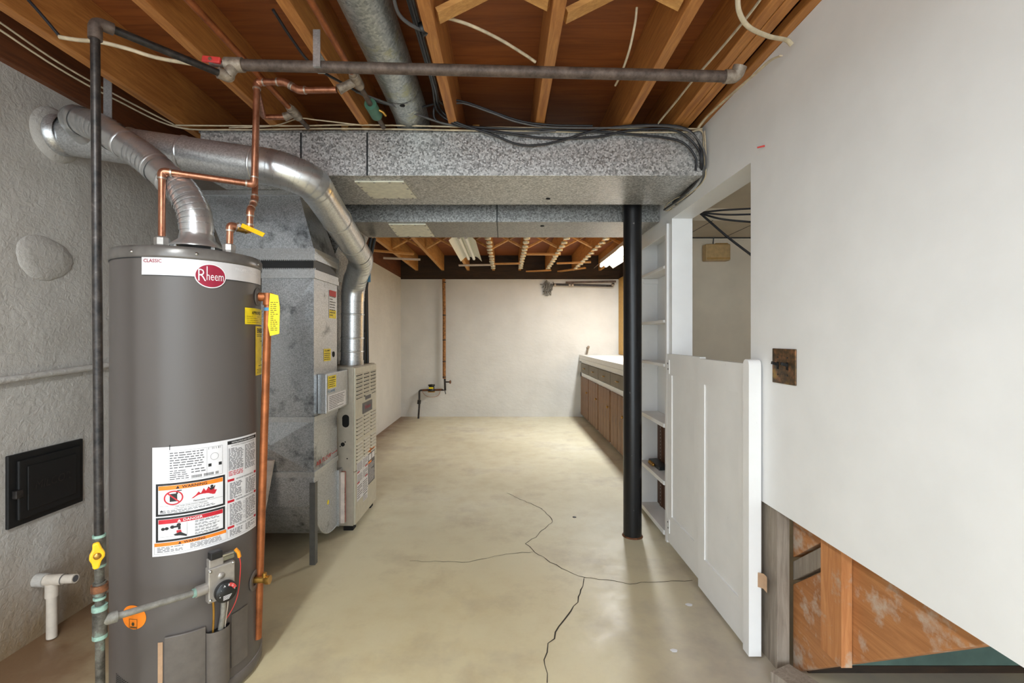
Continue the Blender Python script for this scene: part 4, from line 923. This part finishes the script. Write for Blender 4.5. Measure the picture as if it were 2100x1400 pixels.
def main_pipe(x, z, y0, y1, name, label, fit_y, end):
    r = thing(name, (x, (y0 + y1) / 2, z), label, 'pipe')
    MB().tube([(x, y0, z), (x, fit_y - .02, z)], .0115, 12).build('pipe', M['copper_old'], r)
    MB().tube([(x, fit_y - .06, z), (x, fit_y - .035, z)], .0145, 14).build('coupling', M['fitting'], r)
    MB().tube([(x, fit_y - .04, z), (x, fit_y - .03, z), (x, fit_y + .03, z), (x, fit_y + .04, z)], [.018, .02, .02, .018], 12).build('tee', M['fitting'], r)
    MB().tube([(x, fit_y + .03, z), (x, y1, z)], .011, 12).build('pipe', M['iron_dusty'], r)
    MB().tube([(x, fit_y, z), Vector((x, fit_y, z)).lerp(Vector(end), .55), end], [.017, .016, .019], 12).build('branch', M['fitting'], r)
    return r
p2 = main_pipe(-.575, 2.218, -1.5, 2.20, 'water_main', 'dusty pipe along the ceiling with green sleeve near the round duct', 1.80, at(694, 184, 1.79))
MB().tube([(-.575, 1.98, 2.218), (-.575, 2.08, 2.218)], .026, 16).build('green_sleeve', M['green'], p2)
MB().tube([(-.555, 2.03, 2.218), (-.535, 2.035, 2.21), (-.525, 2.05, 2.20)], .006, 8).build('clamp_screw', M['brass'], p2)
main_pipe(-.935, 2.218, -1.5, 2.20, 'water_main', 'dusty copper pipe along the ceiling left of the green sleeved one', 2.06, at(583, 240, 2.06))

# ------------------------------------------------------------------ gas pipes
gp = thing('gas_pipe', (-1.12, 1.29, 0), 'tall black iron gas pipe standing in front of the heater with yellow valve handle', 'pipe')
gx0, gx1 = Vector((-1.124, 1.29, 0.004)), at(195, 45, 1.29)
def gpt(z): return gx0.lerp(gx1, (z - gx0.z) / (gx1.z - gx0.z))
def gseg(z0, z1, r, m, name): return MB().tube([gpt(z0), gpt(z1)], r, 18).build(name, M[m], gp)
gseg(.60, 2.09, .0112, 'iron', 'riser'); gseg(.004, .60, .0108, 'iron_patina', 'lower_riser'); MB().cyl(gx0 - Vector((0, 0, .003)), gx0 + Vector((0, 0, .02)), .016, 16).build('drip_cap', M['iron_patina'], gp)
gend = at(462, 155, 1.555)
MB().tube(fillet([gpt(2.05), gx1, gx1.lerp(gend, .12)], .02, 6), .0165, 18).build('elbow', M['iron_dusty'], gp)
MB().tube([gx1.lerp(gend, .06), gend], .0112, 18).build('ceiling_run', M['iron'], gp)
for z0, z1, r, m, nm in ((.665, .672, .0150, 'verdigris', 'joint_ring'), (.590, .665, .0150, 'iron_patina', 'valve_body'), (.583, .590, .0150, 'verdigris', 'joint_ring'), (.505, .54, .0150, 'iron_patina', 'union'), (.515, .534, .0195, 'rust', 'union_nut'), (.493, .499, .0145, 'verdigris', 'joint_ring'), (.395, .47, .0165, 'iron_patina', 'tee'), (.462, .476, .0178, 'verdigris', 'joint_ring'), (.384, .395, .0172, 'verdigris', 'joint_ring')): gseg(z0, z1, r, m, nm)
c = gpt(.625) + Vector((.010, -.018, 0)); vdir = Vector((.66, -.75, 0)).normalized(); vs_ = Vector((-vdir.y, vdir.x, 0))
g = MB(); prof = [(-.010, .034), (.004, .036), (.010, .018), (.017, .004), (.016, -.006), (.009, -.016), (.004, -.036), (-.008, -.036), (-.012, -.018), (-.017, -.008), (-.016, .004), (-.010, .018)]
g.prism([c + vs_ * a + Vector((0, 0, b)) for a, b in prof], vdir * .014); g.build('valve_handle', M['yellow_hd'], gp, bevel=.004)
MB().lathe([(.009, .014), (.008, .018), (0, .018)], c, vdir, 14).build('handle_screw', M['brass'], gp)
br0 = gpt(.43); br1 = hv(-.070, .41, .034)
MB().tube([br0, br0.lerp(br1, .16)], .0155, 16).build('reducer', M['galv_pipe'], gp); MB().tube([br0, br1], .0095, 16).build('branch', M['galv_pipe'], gp)
MB().tube([br0.lerp(br1, .96), br1], .0135, 16).build('joint_ring', M['verdigris'], gp)
gl = thing('gas_line', (-.05, 1.59, 2.10), 'dusty iron gas line spanning the ceiling from the red valve to the right', 'pipe')
ga, gb = at(482, 133, 1.57), at(1492, 157, 1.60)
MB().tube([ga, gb], .0185, 18).build('pipe', M['iron_dusty'], gl)
MB().tube([ga - (gb - ga).normalized() * .03, ga + (gb - ga).normalized() * .028], .0235, 16).build('tee', M['fitting'], gl)
MB().tube(fillet([ga, ga.lerp(gend, .6) + Vector((0, 0, -.006)), gend + (gend - gx1).normalized() * .012, gend - (gend - gx1).normalized() * .022], .02, 5), .018, 16).build('drop_elbow', M['fitting'], gl)
rv = at(440, 131, 1.56); MB().tube([ga, at(430, 130, 1.55)], .011, 12).build('stub', M['iron_dusty'], gl)
MB().obox(rv + Vector((0, -.016, .004)), (.030, 0, -.003), (0, .006, 0), (0.002, 0, .010)).build('valve_handle', M['red_hd'], gl, bevel=.003); MB().cyl(rv + Vector((0, -.026, .003)), rv + Vector((0, -.02, .003)), .006, 8).build('handle_nut', M['chrome'], gl)
e2 = gb + Vector((.03, 0, .0)); MB().tube(fillet([gb - Vector((.01, 0, 0)), e2, e2 + Vector((.008, -.012, .03))], .02, 5), .0225, 16).build('end_elbow', M['fitting'], gl)
tag(MB().tube([(.926, -1.5, 2.34), (.926, 2.2, 2.34)], .011, 12).build('side_pipe', M['iron_dusty']), 'thin dark pipe in the gap beside the doubled joists above the right wall', 'pipe')
cl = at(655, 130, 1.575); tag(MB().box((cl.x - .012, cl.y - .024, cl.z - .024), (cl.x + .012, cl.y - .021, cl.z + .10)).box((cl.x - .012, cl.y - .021, cl.z + .02), (cl.x + .012, cl.y + .024, cl.z + .023)).box((cl.x - .012, cl.y - .021, cl.z - .024), (cl.x + .012, cl.y + .021, cl.z - .0215)).build('pipe_strap', M['cleat']), 'small bright metal strap holding the dusty gas line to a joist', 'strap')
#@@SMALL
# ------------------------------------------------------------------ fluorescent fixtures
def fixture(loc, label, lit, power=0, col=(.95, .98, 1.0), rz=0):
    r = thing('fluorescent_light', (0, 0, 0), label, 'light', 'fluorescent strip lights')
    pr = [(-.128, -.062), (-.075, -.012), (-.05, .0), (-.012, -.006), (.012, -.006), (.05, .0), (.075, -.012), (.128, -.062)]
    n = len(pr); top = [(x, z + .003) for x, z in pr][::-1]; poly = pr + top
    g = MB(); N = len(poly); vs = [(x, y, z) for y in (-.61, .61) for x, z in poly]
    g.add(vs, [(k, (k + 1) % N, (k + 1) % N + N, k + N) for k in range(N)] + [tuple((k, k + 1, N - 2 - k, N - 1 - k)) for k in range(n - 1)] + [(k + N, k + 1 + N, N - 2 - k + N, N - 1 - k + N) for k in range(n - 1)])
    g.build('reflector', M['fixture'], r, centre=False)
    MB().box((-.045, -.60, .004), (.045, .60, .05)).build('ballast_housing', M['fixture'], r, centre=False)
    for x in (-.032, .032):
        MB().tube([(x, -.595, -.030), (x, .595, -.030)], .0175, 16).build('tube', M['tube_on' if lit else 'tube_off'], r, centre=False)
        for y in (-.600, .600): MB().box((x - .012, y - .008, -.045), (x + .012, y + .008, 0)).build('lamp_holder', M['laminate'], r, centre=False)
    for y in (-.45, .45): MB().cyl((0, y, .05), (0, y, .09), .003, 6).build('hanger', M['zinc'], r, centre=False)
    r.location = loc; r.rotation_euler = (0, 0, rz)
    if lit:
        o = lamp('tube_light', (0, -.12, -.055), .12, .9, power, col); o.parent = r
    return r
fixture((-.405, 5.02, 2.205), 'unlit white strip light under the joists left of the jar lids', False)
fixture((1.318, 5.58, 2.205), 'glowing strip light over the worktop behind the black column', True, 50)
fixture((-.80, .15, 2.155), 'added lit strip light on the ceiling above the viewer, out of view', True, 34, (0.86, .945, 1.0), 0)  # extra unseen fixture, put in to brighten the near half of the room

# ------------------------------------------------------------------ jar lids screwed under the far joists
proto = None
for ji, x in enumerate(FARJ[3:7]):
    for k in range(15):
        y = 3.95 + .205 * k
        if proto is None:
            g = MB(); g.lathe([(0, -.019), (.030, -.019), (.034, -.017), (.035, -.003), (.037, 0), (0, 0)], (0, 0, 0), (0, 0, 1), 16); proto = g.build('jar_lid', M['lid'], centre=False); o = proto
        else:
            o = proto.copy(); COL.objects.link(o)
        o.location = (x + random.uniform(-.004, .004), y + random.uniform(-.02, .02), ZJ - .0015)
        o.rotation_euler = (R(random.uniform(-6, 6)), 0, 0)
        nth = ['nearest', 'second', 'third', 'fourth', 'fifth', 'sixth', 'seventh', 'eighth', 'ninth', 'tenth', 'eleventh', 'twelfth', 'thirteenth', 'fourteenth', 'fifteenth'][14 - k]
        row = ['beside the unlit strip light', 'second right of the unlit light', 'third right of the unlit light', 'beside the glowing strip light'][ji]
        tag(o, nth + ' jar lid from far wall under the joist ' + row, 'jar lid', 'jar lids under the far joists')

# ------------------------------------------------------------------ things on the far wall
wm = thing('water_meter', (at(885, 800, 7.06).x, 7.06, 0), 'water meter with black lid and yellow face on the far white wall', 'water meter')
YW = 7.07
a, b, c, d = at(858, 858, YW - .08), at(860, 800, YW), at(913, 800, YW), at(911, 773, YW)
a.z = 0
MB().tube(fillet([a, at(860, 830, YW - .02), b, at(868, 800, YW)], .05, 5), .014, 10).build('riser', M['iron'], wm)
MB().tube([at(859, 828, YW - .02), at(860, 820, YW - .02)], .026, 10).build('union', M['iron'], wm)
MB().tube([at(866, 800, YW), at(906, 799, YW)], .015, 10).build('meter_pipe', M['rust'], wm)
mcx = at(885, 798, YW - .02); MB().lathe([(0, -.03), (.05, -.03), (.055, -.015), (.042, .005), (.042, .06), (0, .06)], mcx, (0, 0, 1), 20).build('meter_body', M['black'], wm); MB().lathe([(.052, .055), (.052, .072), (0, .078)], mcx, (0, 0, 1), 20).build('meter_lid', M['black'], wm)
MB().box((mcx.x - .034, mcx.y - .050, mcx.z + .012), (mcx.x + .034, mcx.y - .043, mcx.z + .038)).build('meter_face', M['yellow'], wm); MB().box((mcx.x - .05, mcx.y - .03, mcx.z - .045), (mcx.x + .05, mcx.y + .03, mcx.z - .03)).build('meter_base', M['brass'], wm)
MB().tube([at(906, 799, YW), c, at(912, 775, YW)], .016, 10).build('elbow_pipe', M['iron'], wm)
MB().tube([at(913, 783, YW), at(922, 783, YW - .03)], .010, 8).build('valve_stem', M['iron'], wm); MB().lathe([(.028, 0), (.028, .006), (0, .008)], at(923, 783, YW - .035), (1, -.3, 0), 12).build('valve_wheel', M['rust'], wm)
MB().tube(spline([at(866, 803, YW - .02), at(873, 811, YW - .02), at(885, 814, YW - .02), at(898, 811, YW - .02), at(903, 802, YW - .02)], 5), .003, 6).build('bonding_wire', M['copper_old'], wm)
MB().tube([at(912, 800, YW - .015), at(914, 808, YW - .02)], .006, 8).build('drain_cock', M['iron'], wm)
ip = thing('wrapped_pipe', (d.x, YW, 1.0), 'tall brown wrapped pipe running down the far white wall to the meter', 'pipe')
pts = [at(911, 776, YW), at(911, 700, YW), at(911, 640, YW), at(910, 572, YW)]
MB().tube(pts, .024, 12).build('wrapping', M['insul'], ip)
for v in (774, 742, 698, 647, 580): MB().tube([at(911, v, YW), at(911, v - 2, YW)], .026, 12).build('band', M['black'], ip)
dp_ = thing('drain_pipes', (1.2, 7.08, 2.0), 'two dark parallel pipes high on the far wall near the tan board', 'pipe')
MB().tube(fillet([at(1136, 583, 7.12), at(1136, 583, 7.05), at(1257, 586, 7.05), at(1258, 580, 7.04)], .03, 4), .017, 12).build('pipe', M['iron'], dp_); MB().tube([at(1160, 579, 7.07), at(1263, 577, 7.05)], .015, 12).build('pipe', M['iron_dusty'], dp_)
for u in (1138, 1168, 1174, 1256): MB().tube([at(u - 2, 584, 7.05), at(u + 2, 584, 7.05)], .024, 12).build('coupling', M['fitting'], dp_)
g = MB()
for k in range(60):
    p = at(1123 + random.gauss(0, 4.5), 592 + random.gauss(0, 6), 7.12); q = [p + Vector((random.gauss(0, .02), random.gauss(0, .012) - .01, random.gauss(0, .03))) for _ in range(3)]
    g.tube(spline([p] + q, 3), .006, 5)
tag(g.build('lint_tuft', M['tuft']), 'ragged grey insulation tuft stuck in the far wall below the pipes', 'insulation')
tp2 = thing('wall_tap', (at(1205, 716, 7.1).x, 7.10, 1.0), 'small grey pipe stub on the far wall just above the worktop', 'tap')
MB().tube(fillet([at(1207, 711, 7.14), at(1207, 711, 7.04), at(1204, 714, 7.02)], .03, 4), .018, 12).build('spout', M['fitting'], tp2); MB().tube([at(1204, 716, 7.13), at(1204, 726, 7.13)], .008, 8).build('stem', M['fitting'], tp2)

# ------------------------------------------------------------------ lines behind the furnace
fl2 = thing('furnace_riser', (-.97, 3.30, FZ), 'black riser lines standing on the furnace top beside the flue', 'pipe')
def vseg(u0, v0, u1, v1, Y, r, m, nm): return MB().tube([at(u0, v0, Y), at(u1, v1, Y)], r, 12).build(nm, M[m], fl2)
p = at(748, 741, 3.33); p.z = FZ + .001; MB().tube([p, at(747, 590, 3.33), at(751, 545, 3.33), at(762, 488, 3.33)], .015, 12).build('black_pipe', M['black'], fl2)
p = at(754, 741, 3.34); p.z = FZ + .001; MB().tube([p, at(752, 590, 3.34), at(757, 545, 3.34), at(769, 488, 3.34)], .010, 12).build('black_line', M['black'], fl2)
MB().tube(spline([at(745, 590, 3.30), at(741, 650, 3.30), at(734, 672, 3.28)], 5), .006, 8).build('copper_line', M['copper_old'], fl2)
MB().tube([at(734, 680, 3.30), at(748, 678, 3.33)], .017, 12).build('side_elbow', M['black'], fl2)
MB().tube([at(755, 560, 3.32), at(755, 578, 3.32)], .018, 12).build('tape_wrap', M['bluetape'], fl2)
MB().tube(fillet([at(735, 702, 3.35), at(742, 712, 3.35), at(734, 716, 3.35)], .03, 4), .017, 12).build('plastic_fitting', M['pvc'], fl2)

# ------------------------------------------------------------------ things on the left wall
cdr = thing('cleanout_door', (-1.90, 1.918, .49), 'black cast iron chimney cleanout door low on the grey wall', 'door')
MB().box((-1.902, 1.762, .488), (-1.888, 2.075, .768)).build('frame', M['cast'], cdr, bevel=.003)
cl_ = MB().box((-1.888, 1.79, .512), (-1.876, 2.05, .742)).build('leaf', M['cast'], cdr, bevel=.004); MB().box((-1.876, 1.82, .54), (-1.871, 2.025, .715)).build('raised_panel', M['cast'], cl_, bevel=.004)
g = MB(); put_text(g, plane_map((-1.871, 1.92, .615), (0, 1, 0), (0, 0, 1), (1, 0, 0)), 'MILCOR', 0, 0, .034, .15, .002, .0, 'c', .18); g.build('embossed_lettering', M['iron'], cl_)
MB().box((-1.888, 1.773, .60), (-1.868, 1.80, .632)).build('latch', M['iron'], cdr, bevel=.003)
g = MB()
N = 40
rim = []
for k in range(N):
    a = 2 * math.pi * k / N; rr = 1 + .05 * math.sin(3 * a + 1) + random.uniform(-.02, .02); rim.append((.112 * rr * math.cos(a), .086 * rr * math.sin(a)))
cy_, cz_ = 1.914, 1.548
g.add([(-1.899, cy_ + y * 1.06, cz_ + z * 1.06) for y, z in rim] + [(-1.894, cy_ + y, cz_ + z) for y, z in rim] + [(-1.8925, cy_ + y * .5, cz_ + z * .5) for y, z in rim] + [(-1.892, cy_, cz_)],
      [(k, (k + 1) % N, N + (k + 1) % N, N + k) for k in range(N)] + [(N + k, N + (k + 1) % N, 2 * N + (k + 1) % N, 2 * N + k) for k in range(N)] + [(2 * N + k, 2 * N + (k + 1) % N, 3 * N) for k in range(N)], True)
tag(g.build('plaster_patch', M['plaster']), 'round plastered over flue hole on the grey wall left of the heater', 'patch')
tag(MB().tube([(-1.886, .4, .98), (-1.886, 1.726, 1.058), (-1.886, 2.20, 1.088), (-1.886, 3.4, 1.16)], .0135, 14).build('wall_conduit', M['plaster']), 'painted conduit running along the grey wall behind the black gas pipe', 'conduit')
pv = thing('drain_stub', (-1.84, 1.88, 0), 'cream plastic drain stub with tee at the foot of the grey wall', 'pipe')
MB().tube([(-1.899, 1.88, .236), (-1.86, 1.88, .236)], .026, 18).build('wall_collar', M['plaster'], pv); MB().tube([(-1.862, 1.88, .236), (-1.79, 1.88, .24)], .021, 18).build('tee', M['pvc'], pv)
MB().tube([(-1.79, 1.88, .24), (-1.742, 1.88, .243)], .0175, 18).build('spout', M['pvc'], pv); MB().lathe([(0, .0005), (.013, .0005)], (-1.742, 1.88, .243), (1, 0, .06), 16).build('spout_mouth', M['ink_soft'], pv)
MB().tube([(-1.838, 1.88, .225), (-1.838, 1.88, .17)], .0215, 18).build('tee_leg', M['pvc'], pv); MB().tube([(-1.838, 1.88, .175), (-1.838, 1.88, .004)], .0175, 18).build('down_pipe', M['pvc'], pv)
MB().tube([(-1.79, 1.88, .24), (-1.787, 1.88, .24)], .0215, 18, False).build('joint_line', M['ink_soft'], pv)

# ------------------------------------------------------------------ things on the right wall and in the room behind
def patina():
    t = NT('rusty_copper_plate'); v = t.coord(); f = t.noise(v, 38, 5, 0.7); g = t.noise(v, 16, 3)
    c = t.ramp(f, [(0.32, (56, 52, 46)), (0.5, (98, 76, 52)), (0.66, (150, 104, 70))]); return t.done(t.mix(t.ramp(g, [(0.55, (0, 0, 0, 1)), (0.68, (.8, .8, .8, 1))]), c, (172, 136, 60)), 0.45, 0.5)
M['patina'] = patina()
sw = thing('switch_plate', (.98, 1.62, 1.058), 'tarnished copper double switch plate on the white wall', 'switch')
MB().box((.974, 1.553, 1.058), (.9795, 1.687, 1.181)).build('plate', M['patina'], sw, bevel=.002)
for y in (1.597, 1.652):
    tg_ = MB().box((.973, y - .006, 1.108), (.9745, y + .006, 1.134)).build('switch_slot', M['dark'], sw); MB().obox((.964, y, 1.127), (.012, 0, -.004), (0, .0045, 0), (.001, 0, .005)).build('toggle', M['black'], sw, bevel=.001)
    for z in (1.150, 1.089): MB().lathe([(.0035, 0), (.003, .001), (0, .0015)], (.974, y, z), (-1, 0, 0), 10).build('screw', M['iron'], sw)
nl = at(1567, 299, 1.745); tag(MB().tube([(.979, nl.y, nl.z), (.955, nl.y + .006, nl.z - .004)], [.0035, .003], 8).build('wall_hook', M['red_hd']), 'small red hook sticking out of the white wall above the opening', 'hook')
ch = thing('door_chime', (1.67, 3.67, 1.82), 'small brass coloured door chime box on the beige wall behind the opening', 'chime')
cq = MB().box((1.575, 3.625, 1.825), (1.770, 3.699, 1.955)).build('cover', M['brasslamp'], ch, bevel=.010); MB().box((1.58, 3.6225, 1.838), (1.765, 3.6265, 1.844)).build('trim_line', M['brass'], cq); MB().tube([(1.66, 3.69, 1.955), (1.665, 3.69, 2.018)], .004, 8).build('wire', M['greycab'], ch)
MB().box((1.66, 3.64, 1.956), (1.755, 3.69, 1.962)).build('top_vent', M['brass'], cq)

# ------------------------------------------------------------------ cables
def cable(pts, r, m, label, name='cable', flat=None, n=7):
    return tag(MB().tube(spline([at(*p) for p in pts], n), r, 8, flat=flat).build(name, M[m]), label, 'cable', None)
cable([(1436, 436, 3.0), (1480, 431, 2.95), (1550, 427, 2.9)], .006, 'blackrub', 'topmost black cable fanning out in the room behind the opening')
cable([(1436, 436, 2.99), (1490, 440, 2.94), (1550, 439, 2.9)], .006, 'blackrub', 'nearly level black cable below the topmost one behind the opening')
cable([(1436, 437, 2.98), (1480, 449, 2.92), (1550, 456, 2.88)], .0065, 'blackrub', 'sagging black cable third from the top behind the opening')
cable([(1436, 437, 2.97), (1490, 484, 2.90), (1545, 526, 2.82)], .0075, 'blackrub', 'black cable slanting steeply down across the opening')
J = -.292
def along(x, z, ys): return [(U0 + x * F / y, V0 - (z - CH) * F / y, y) for y in ys]
tails = [
    [(902, 222, 2.19), (935, 250, 2.215), (1010, 276, 2.235), (1062, 296, 2.24), (1105, 297, 2.24), (1150, 288, 2.24), (1235, 264, 2.235), (1335, 256, 2.23), (1402, 262, 2.23), (1432, 290, 2.23), (1440, 335, 2.24), (1428, 372, 2.34), (1392, 408, 2.56), (1362, 430, 2.76)],
    [(898, 228, 2.19), (945, 258, 2.225), (1030, 272, 2.235), (1120, 283, 2.24), (1220, 281, 2.24), (1290, 268, 2.235), (1380, 266, 2.23), (1428, 300, 2.235), (1437, 340, 2.25), (1418, 380, 2.42), (1380, 415, 2.64)],
    [(905, 212, 2.19), (950, 212, 2.20), (1010, 232, 2.20), (1060, 250, 2.21), (1130, 261, 2.22), (1260, 262, 2.225), (1345, 258, 2.23), (1410, 268, 2.225), (1442, 305, 2.22), (1447, 345, 2.235), (1430, 385, 2.36), (1385, 420, 2.62)],
    [(896, 205, 2.19), (890, 222, 2.20), (893, 245, 2.22), (920, 255, 2.235), (1000, 262, 2.235), (1180, 268, 2.24), (1300, 276, 2.24), (1390, 288, 2.24), (1425, 320, 2.245), (1427, 350, 2.255)],
]
desc = ['black cable sagging lowest across the front of the big duct', 'black cable running just below the duct top edge to the right wall', 'thin grey cable dropping from the joist and along the duct top', 'black cable curling down at the joist end onto the duct edge']
for k, t_ in enumerate(tails):
    hd_ = along(J - .012 * (k % 2), 2.262 + .018 * k, (.3, 1.2, 1.5, 1.75, 1.95))
    cable(hd_ + t_, .0055 if k != 2 else .0045, 'blackrub' if k != 2 else 'greycab', desc[k])
cable([(560, 20, 1.50), (600, 82, 1.62), (640, 132, 1.72), (705, 172, 1.86), (775, 208, 2.02), (850, 221, 2.15), (905, 210, 2.19), (950, 208, 2.20), (1060, 246, 2.215), (1130, 256, 2.22), (1215, 258, 2.225)], .005, 'blackrub', 'black cable crossing from the left joists below the round duct')
cable([(730, 188, 1.92), (800, 214, 2.06), (870, 240, 2.19), (925, 256, 2.235), (1050, 272, 2.24), (1140, 268, 2.24)], .005, 'greycab', 'grey cable passing under the green sleeve to the duct edge')
cable([(804, -20, 1.40), (816, 25, 1.47), (838, 48, 1.52), (866, 62, 1.57)], .006, 'greycab', 'thick grey cable curving beside the round duct to the joist')
MBt = MB().tube([at(862, 62, 1.57), at(874, 56, 1.57)], .022, 10); tag(MBt.build('cable_tie', M['black']), 'black tape tie round the cables on the joist beside the round duct', 'tie')
cable([(-20, 32, 1.60), (120, 128, 1.80), (240, 196, 2.02), (352, 253, 2.225), (372, 257, 2.24), (600, 258, 2.245), (740, 256, 2.245), (1000, 261, 2.245), (1250, 263, 2.245), (1400, 264, 2.245), (1440, 264, 2.245)], .0038, 'romex', 'upper cream cable stretched along the top of the big duct')
cable([(-20, 48, 1.60), (120, 140, 1.80), (240, 206, 2.02), (360, 260, 2.225), (480, 266, 2.245), (620, 264, 2.245), (745, 264, 2.245), (1000, 268, 2.245), (1250, 271, 2.245), (1400, 271, 2.245), (1438, 268, 2.245), (1443, 300, 2.235), (1446, 340, 2.24)], .0038, 'romex', 'lower cream cable stretched along the top of the big duct')
cable([(470, 262, 2.23), (560, 258, 2.20), (612, 243, 2.12), (650, 246, 2.18), (745, 257, 2.24)], .003, 'romex', 'thin cream wire looping up to the pipe fitting above the duct')
cable([(122, 76, 1.50), (160, 82, 1.50), (205, 86, 1.50), (262, 100, 1.53), (320, 118, 1.56), (392, 131, 1.60)], .0065, 'romex', 'cream sheathed cable hanging behind the tall gas pipe at upper left')
cable([(40, -20, 1.46), (85, 30, 1.48), (122, 74, 1.50)], .005, 'blackrub', 'dark cable slanting down the upper left joist')
cable([(900, 32, 1.56), (960, 50, 1.60), (1020, 78, 1.66), (1070, 108, 1.72), (1098, 127, 1.76)], .0055, 'romex', 'cream cable curving across the joist bay right of the round duct')
cable([(1306, 15, 1.62), (1302, 50, 1.64), (1290, 105, 1.70), (1274, 150, 1.80), (1262, 175, 1.90)], .0045, 'romex', 'cream cable hanging in the joist bay left of the doubled joists')
cable([(1570, -15, 1.43), (1528, 40, 1.52), (1478, 100, 1.66), (1425, 160, 1.84), (1385, 210, 2.02), (1350, 252, 2.20)], .007, 'romex', 'flat cream cable running along the doubled joists', flat=(1, 0, 0))
cable([(1512, -10, 1.42), (1516, 25, 1.44), (1535, 55, 1.47), (1575, 74, 1.50), (1612, 82, 1.535), (1624, 92, 1.54)], .008, 'romex', 'flat cream cable bending over to the top of the white wall', flat=(0, 0, 1))
cable([(1602, 114, 1.565), (1580, 124, 1.62), (1550, 150, 1.72), (1495, 198, 1.93), (1450, 240, 2.14), (1432, 262, 2.225)], .007, 'romex', 'flat cream cable lying along the orange plate on the white wall', flat=(0, 0, 1))
cable([(1445, 268, 2.215), (1447, 300, 2.22), (1448, 345, 2.235), (1440, 375, 2.30), (1400, 408, 2.52), (1368, 432, 2.74)], .003, 'romex', 'thin cream wire following the black cables round the duct end')
cable([(1408, 398, 2.48), (1380, 410, 2.62), (1364, 424, 2.76), (1366, 432, 2.76), (1380, 428, 2.68)], .0025, 'romex', 'thin cream wire loop at the corner above the shelves')
chip = fp(1178, 1060); tag(MB().lathe([(0, .004), (.010, .003), (.014, 0)], (chip.x, chip.y, 0), (0, 0, 1), 7, False).build('dirt_chip', M['black']), 'small dark chip lying on the open concrete floor', 'debris')
for u, v, r_, lb in ((1413, 1240, .016, 'white paint fleck on the floor beside the half door'), (1382, 1334, .014, 'white paint fleck on the floor near the bottom right')):
    p = fp(u, v); g = MB(); g.add([(p.x + r_ * (1 + .3 * math.sin(5 * a)) * math.cos(a), p.y + r_ * .8 * math.sin(a), .0012) for a in [k * .523 for k in range(12)]] + [(p.x, p.y, .0022)], [(k, (k + 1) % 12, 12) for k in range(12)]); tag(g.build('paint_fleck', M['white_lbl']), lb, 'debris')

for o in bpy.data.objects:
    if o.name.split('.')[0] in ('fine_print', 'screws', 'connector_teeth', 'stripes', 'peg_holes', 'dial_marks', 'pictograms', 'red_bars', 'lettering', 'logo_lettering', 'embossed_lettering', 'marker_lettering'):
        if o.name.split('.')[0] in ('fine_print', 'screws', 'connector_teeth', 'stripes', 'peg_holes'): o['kind'] = 'stuff'
